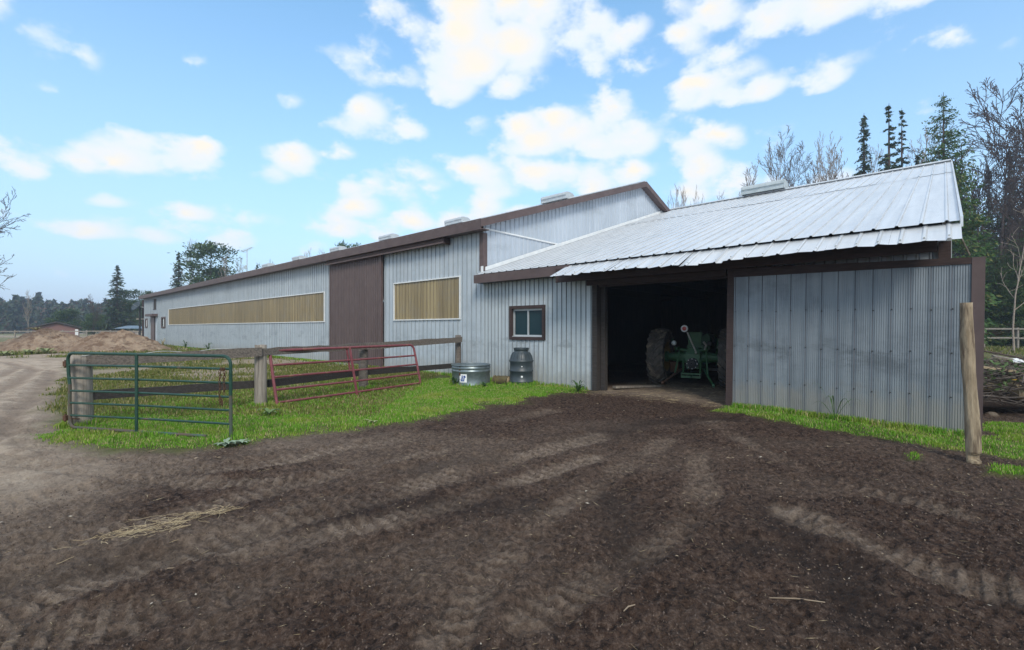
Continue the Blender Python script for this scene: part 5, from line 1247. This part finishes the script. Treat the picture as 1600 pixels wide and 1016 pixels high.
def shelter():
    p = at(207, 72); g = empty('shelter', (p.x, p.y, 0), R(5)); tag(g, 'low blue-roofed open shelter between the spruce and the barn end', 'shelter')
    m = MB(); a = 1.9; m.add([(-a, -1.2, 1.55), (a, -1.2, 1.55), (a, 1.2, 1.55), (-a, 1.2, 1.55), (-.7, 0, 2.0), (.7, 0, 2.0)], [(0,1,5,4),(1,2,5),(2,3,4,5),(3,0,4),(0,3,2,1)]); m.build('roof', M['blue_roof'], g)
    for x in (-1.6, 1.6):
        for y in (-1, 1): bx('post', g, M['black_iron'], (x - .06, y - .06, 0), (x + .06, y + .06, 1.54))
    for z in (.5, 1.0): bx('rail', g, M['grey_wood'], (-1.54, -1.03, z - .05), (1.54, -.97, z + .05))
shelter()
def dish():
    p = at(218.5, 49.5); g = empty('satellite_dish', (p.x, p.y, 0), R(-20)); tag(g, 'dark round satellite dish on a pole at the far end of the barn', 'satellite dish')
    m = MB(); m.tube([(0, 0, 0), (0, 0, 3.9)], .09, 8); m.build('pole', M['black_iron'], g)
    m = MB(); m.lathe([(0, .0), (.25, .03), (.42, .10), (.54, .19), (.54, .21), (.40, .12), (.2, .05), (0, .02)], 20, Matrix.Translation((-.22, -.1, 3.85)) @ Matrix.Rotation(R(58), 4, 'X')); m.build('dish', M['barrel'], g, True)
    m = MB(); m.tube([(-.22, -.1, 3.85), (-.1, -.6, 4.05)], .03, 6); m.tube([(-.1, 0, 3.85), (.4, .1, 3.8)], .04, 6); m.build('feed_arm', M['vent_old'], g)
    q = at(223.6, 50.5); g2_ = empty('timber_post', (q.x, q.y, 0)); tag(g2_, 'dark timber post with a cross beam at the barn end beside the dish', 'post')
    m = MB(); m.tube([(0, 0, 0), (0, 0, 4.6)], .10, 8); m.build('post', M['brown_dark'], g2_); bx('cross_beam', g2_, M['grey_wood'], (-.6, -.16, 2.5), (.4, -.1, 2.68))
dish()
def antenna():
    p = at(386, 60); g = empty('antenna_mast', (p.x, p.y, 0), R(-25)); tag(g, 'thin television antenna mast with a round dish behind the barn roof', 'antenna'); h = hgt(390, 60)
    m = MB(); m.tube([(0, 0, 0), (0, 0, h)], .045, 6); m.build('mast', M['steel_bar'], g)
    m = MB(); m.tube([(-.95, 0, h - .25), (.95, 0, h + .2)], .03, 5); m.build('boom', M['steel_bar'], g)
    for i in range(8):
        u = i / 7; m = MB(); c = Vector((-.9 + 1.8 * u, 0, h - .24 + .43 * u)); m.tube([c + Vector((0, -.5 + .25 * u, 0)), c + Vector((0, .5 - .25 * u, 0))], .014, 4); m.build('element', M['steel_bar'], g)
    m = MB(); m.lathe([(0, .0), (.18, .03), (.29, .09), (.28, .10), (.15, .05), (0, .03)], 18, Matrix.Translation((0, -.08, hgt(418, 60))) @ Matrix.Rotation(R(80), 4, 'X')); m.build('dish', M['vent_old'], g, True)
antenna()

# ------------------------------------------------------------------ plants and litter
def blades(name, pts, hs, mat, seed, label, wid=.006, lean=.5):
    rn = np.random.RandomState(seed); n = len(pts); a = rn.uniform(0, 2*math.pi, n); d = np.stack([np.cos(a), np.sin(a), np.zeros(n)], -1); s = np.stack([-np.sin(a), np.cos(a), np.zeros(n)], -1)
    l = (rn.uniform(.15, 1, n) * lean)[:, None] * hs[:, None]; up = np.array([0, 0, 1.0])
    w = (wid * rn.uniform(.7, 1.4, n) * np.clip(pts[:, 1] / 9, .8, 4))[:, None]
    V = np.stack([pts - s*w, pts + s*w, pts + d*l*.45 + up*hs[:, None]*.62 + s*w*.7, pts + d*l*.45 + up*hs[:, None]*.62 - s*w*.7, pts + d*l + up*hs[:, None]*.92], 1).reshape(-1, 3)
    b = np.arange(n)[:, None] * 5
    Fq = np.concatenate([b + np.array([0, 1, 2]), b + np.array([0, 2, 3]), b + np.array([3, 2, 4])], 0)
    o = link(name, np_mesh(name, V, Fq, mat)); tag(o, label, 'grass', None, 'stuff'); return o
def scatter(n, x0, x1, y0, y1, seed, thr=.25):
    rn = np.random.RandomState(seed); x = rn.uniform(x0, x1, n); y = rn.uniform(y0, y1, n); z, sand, g, light, dark, ins = land(x, y)
    k = g > thr + rn.uniform(0, .55, n); return x[k], y[k], z[k], g[k], rn
def grass():
    P = []; H = []
    for n, box, seed in ((260000, (-7.6, 3.0, 6.2, 15.0), 1), (60000, (3.6, 9.0, 5.2, 10.8), 2), (30000, (8.0, 14, 5.4, 11.5), 3)):
        x, y, z, gg, rn = scatter(n, *box, seed)
        back = (x < -3.0) & (y > 10.5); keep = ~back | (rn.rand(len(x)) < .35); x, y, z, gg = x[keep], y[keep], z[keep], gg[keep]
        tuft = fbm(x * 2.6, y * 2.6, 3); h = (.018 + .05 * np.clip(tuft * 1.6 - .4, 0, 1) + rn.uniform(0, .024, len(x))) * (.45 + .55 * np.clip((gg - .3) / .6, 0, 1))
        P.append(np.stack([x, y, z - .008], -1)); H.append(h)
    # taller along the wall foot
    rn = np.random.RandomState(44); t = np.concatenate([rn.uniform(-46, 4.0, 9000), rn.uniform(7.6, 11.0, 3500)]); s = -np.abs(rn.normal(0, .10, len(t))) - .05; s = np.where(t > 7, s - .2, s)
    t = t[np.abs(s) < .5]; s = s[np.abs(s) < .5]; x = BX + t*E1.x + s*E2.x; y = BY + t*E1.y + s*E2.y; z = land(x, y)[0]; P.append(np.stack([x, y, z], -1)); H.append(rn.uniform(.05, .14, len(x)))
    for cx, cy, rad, n in [(-7.0, 7.66, .17, 700), (-5.08, 9.55, .13, 600), (-3.86, 12.25, .14, 500), (-1.72, 15.1, .12, 300), (-1.16, 13.38, .60, 500), (.26, 13.22, .35, 900), (-4.02, 6.74, .05, 160), (-4.73, 9.5, .05, 160), (-2.5, 12.95, .05, 160)]:
        an = rn.uniform(0, 6.283, n); q = rad + np.abs(rn.normal(0, .06, n)); x = cx + q*np.cos(an); y = cy + q*np.sin(an); z = land(x, y)[0]; P.append(np.stack([x, y, z], -1)); H.append(rn.uniform(.05, .15, n))
    blades('grass', np.concatenate(P), np.concatenate(H), M['grass'], 5, 'short green grass along the fence, trough and shed walls')
    P = []; H = []
    for n, box, seed in ((60000, (-14, -2.5, 8.5, 20), 11), (60000, (-45, -5, 18, 46), 12), (12000, (30, 62, 26, 42), 13)):
        x, y, z, g, rn = scatter(n, *box, seed, .2); P.append(np.stack([x, y, z - .01], -1)); H.append(rn.uniform(.04, .12, len(x)) * np.clip(y / 16, 1, 2.0))
    blades('dry_grass', np.concatenate(P), np.concatenate(H), M['dry_grass'], 6, 'yellowing thin turf inside the fence and along the lane', .009)
grass()
def weed(x, y, label, mat, n, L, w, rise, seed, group=None, z=None, name='weed'):
    rn = random.Random(seed); g = empty(name, (x, y, gz(x, y) if z is None else z)); tag(g, label, 'weed', group)
    for k in range(n):
        a = 2 * math.pi * k / n + rn.uniform(-.4, .4); l = L * rn.uniform(.6, 1.15); up = rise * rn.uniform(.5, 1.3); ww = w * rn.uniform(.7, 1.2); d = Vector((math.cos(a), math.sin(a), 0)); s = Vector((-d.y, d.x, 0)); V = []; q = 7
        for i in range(q + 1):
            u = i / q; c = d * l * u + Vector((0, 0, .01 + up * math.sin(u * 2.3) * l)); e = ww * math.sin(math.pi * (u * .92 + .05)) ** .8 * (1 + .35 * (i % 2))
            V += [c - s * e + Vector((0, 0, .25 * e)), c, c + s * e + Vector((0, 0, .25 * e))]
        m = MB(); m.add(V, [f for i in range(q) for f in ((3*i, 3*i+1, 3*i+4, 3*i+3), (3*i+1, 3*i+2, 3*i+5, 3*i+4))]); m.build('leaf', mat, g)
    return g
p = gp(352, 697); weed(p.x, p.y, 'pale thistle rosette at the foot of the green gate end post', M['weed_blue'], 13, .17, .026, .3, 1)
p = gp(375, 694); weed(p.x, p.y, 'smaller pale thistle rosette just right of the green gate end post', M['weed_blue'], 11, .13, .022, .3, 2)
p = gp(712, 604); weed(p.x, p.y, 'dark leafy weed against the left side of the trough', M['weed_dark'], 22, .20, .022, .9, 3)
p = gp(757, 606); weed(p.x, p.y, 'dark leafy weed at the right foot of the trough', M['weed_dark'], 14, .14, .018, .8, 4)
p = gp(903, 613); weed(p.x, p.y, 'dark bushy weed at the foot of the shed wall beside the bay', M['weed_dark'], 22, .20, .016, 1.2, 5)
p = gp(420, 650); weed(p.x, p.y, 'bluish low weed in the grass before the second fence post', M['weed'], 9, .2, .03, .5, 6)
p = gp(582, 662); weed(p.x, p.y, 'pale low weed at the edge of the grass before the red gate', M['weed_pale'], 8, .15, .025, .4, 7)
for i, (px, py, L, lb) in enumerate([(8, 556, .55, 'pale broad-leaved weed at the left edge below the sand heap'), (46, 554, .55, 'pale broad-leaved weed at the foot of the left sand heap'), (72, 553, .55, 'pale broad-leaved weed between the two sand heaps')]):
    p = gp(px, py); weed(p.x, p.y, lb, M['weed_pale'], 13, L, .09, .5, 9 + i, 'pale weeds below the sand heaps')
p = Vector((-33.6, 33.3, 0)); weed(p.x, p.y, 'yellow-green grass tuft on the crest of the left sand heap', M['dry_grass'], 18, .5, .05, .4, 15, None, 1.42, 'grass_tuft')
for i, (t, lb) in enumerate([(-41, 'tall dry weed by the small window at the far end of the barn'), (-33.5, 'dark weed at the foot of the barn under the window strip'), (-27.5, 'brown weed stalks at the foot of the barn left of the brown door')]):
    p = bw(t, -.35); weed(p.x, p.y, lb, M['weed_dark'] if i else M['dry_grass'], 16, .32, .02, 1.5, 30 + i)
p = bw(9.35, -.5); weed(p.x, p.y, 'thin tall green weed in front of the grey bay door', M['weed_dark'], 7, .45, .008, 1.5, 40)

def straw_heap():
    rn = random.Random(6); m = MB(); P = [gp(x, y) for x, y in [(145, 845), (200, 832), (260, 820), (310, 808), (375, 797)]]
    for k in range(170):
        u = min(3.98, max(.02, rn.choice((rn.gauss(1.3, .55), rn.gauss(2.6, .7), rn.uniform(0, 4))))); i = int(u); wd = .05 + .10 * rn.random() ** 2 * (1 if u < 3 else .4)
        c = P[i].lerp(P[i+1], u - i) + Vector((rn.gauss(0, wd), rn.gauss(0, wd * 1.3), 0)); an = math.atan2((P[i+1]-P[i]).y, (P[i+1]-P[i]).x) + rn.gauss(0, .5 if rn.random() < .7 else 1.3); l = rn.uniform(.05, .30) if rn.random() < .4 else rn.uniform(.03, .12); d = Vector((math.cos(an), math.sin(an), 0)) * l; nn = Vector((-d.y, d.x, 0)) * rn.uniform(-.18, .18)
        z = gz(c.x, c.y) + .006 + rn.random() ** 3 * .04; c.z = z
        m.tube([c - d*.5, c - d*.2 + nn, c + d*.2 + nn * .8 + Vector((0, 0, rn.uniform(0, .012))), c + d*.5 + Vector((0, 0, rn.uniform(-.012, .016)))], rn.uniform(.0010, .0020), 3, False)
    o = m.build('straw', M['straw']); tag(o, 'loose streak of dry straw lying on the yard soil', 'straw', None, 'stuff')
straw_heap()
def litter():
    rs = np.random.RandomState(3)
    def bits(n, name, mat, lmin, lmax, wr, label, cat, clod=False):
        r = rs.rand(n); y = 1.6 * np.exp(r * math.log(13 / 1.6)); x = y * rs.uniform(-1.35, 1.35, n); z, sand, g, light, dark, ins = land(x, y); k = (g < .5) & (ins < .5) & ((sand < .35) if clod else True) & ((y < 6.5) | (not clod)); x, y, z = x[k], y[k], z[k]; n = len(x)
        a = rs.uniform(0, 6.283, n); l = rs.uniform(lmin, lmax, n) * np.clip(y / 4, .7, 1.15 if clod else 1.6); w = l * wr * rs.uniform(.6, 1.4, n); h = w * (.8 if clod else .35)
        d = np.stack([np.cos(a), np.sin(a), rs.uniform(-.15, .25, n)], -1) * l[:, None] * .5; s = np.stack([-np.sin(a), np.cos(a), np.zeros(n)], -1) * w[:, None] * .5
        c = np.stack([x, y, z + .002 + (.0 if clod else .6) * h], -1); up = np.zeros((n, 3)); up[:, 2] = h
        V = np.stack([c - d, c + s - up*.3, c + d, c - s - up*.3, c + up * .9], 1).reshape(-1, 3); b = np.arange(n)[:, None] * 5
        Fq = np.concatenate([b + np.array(q) for q in ([0, 3, 4], [3, 2, 4], [2, 1, 4], [1, 0, 4])], 0)
        o = link(name, np_mesh(name, V, Fq, mat)); tag(o, label, cat, None, 'stuff')
    bits(26000, 'soil_crumbs', M['clod'], .004, .018, .85, 'loose dark crumbs of soil over the churned yard', 'soil', True)
    bits(800, 'wood_chips', M['chips'], .010, .040, .35, 'pale wood chips strewn over the yard soil', 'wood chips')
    bits(1100, 'straw_bits', M['straw'], .03, .11, .04, 'single stalks of straw strewn over the yard soil', 'straw')
litter()
def bay_straw():
    rn = random.Random(9); m = MB()
    for k in range(520):
        p = bw(rn.uniform(4.3, 7.5), rn.uniform(-.7, 3.2)); an = rn.uniform(0, 6.28); l = rn.uniform(.05, .16); d = Vector((math.cos(an), math.sin(an), 0)) * l; z = gz(p.x, p.y) + .012
        m.tube([p - d*.5 + Vector((0,0,z)), p + Vector((0,0,z + rn.uniform(0, .015))), p + d*.5 + Vector((0,0,z))], .0022, 3, False)
    o = m.build('straw', M['straw']); tag(o, 'trodden straw scattered over the floor of the tractor bay', 'straw', None, 'stuff')
bay_straw()
rn = random.Random(2)
for i, (px, py, L, ang, lb) in enumerate([(1245, 943, .30, -8, 'thin pale stick lying near the lower right of the yard'), (263, 892, .10, 30, 'pale wood chip lying in the tyre track left of centre'), (983, 957, .10, 40, 'short tan stick at the lower middle of the yard')]):
    p = gp(px, py); m = MB(); m.tube([(-L/2, 0, 0), (0, .006, .004), (L/2, -.004, 0)], [.003, .0045, .003], 6); o = m.build('stick', M['stick']); o.location = (p.x, p.y, gz(p.x, p.y) + .008); o.rotation_euler = (0, 0, R(ang)); tag(o, lb, 'stick', 'sticks on the yard')

# ------------------------------------------------------------------ air
def haze():
    m = MB(); m.box((-760, -90, -1.4), (760, 760, 34)); me = m.mesh('haze', None) if False else None
    mt = bpy.data.materials.new('pale_haze'); mt.use_nodes = True; nt = mt.node_tree; nt.nodes.clear()
    v = nt.nodes.new('ShaderNodeVolumePrincipled'); v.inputs['Color'].default_value = (.60, .73, .92, 1); v.inputs['Density'].default_value = HAZE; v.inputs['Anisotropy'].default_value = .2
    o = nt.nodes.new('ShaderNodeOutputMaterial'); nt.links.new(v.outputs[0], o.inputs['Volume'])
    ob = m.build('haze', mt); tag(ob, 'thin blue haze over the far fields', 'haze', None, 'stuff')
HAZE = .0009
haze()
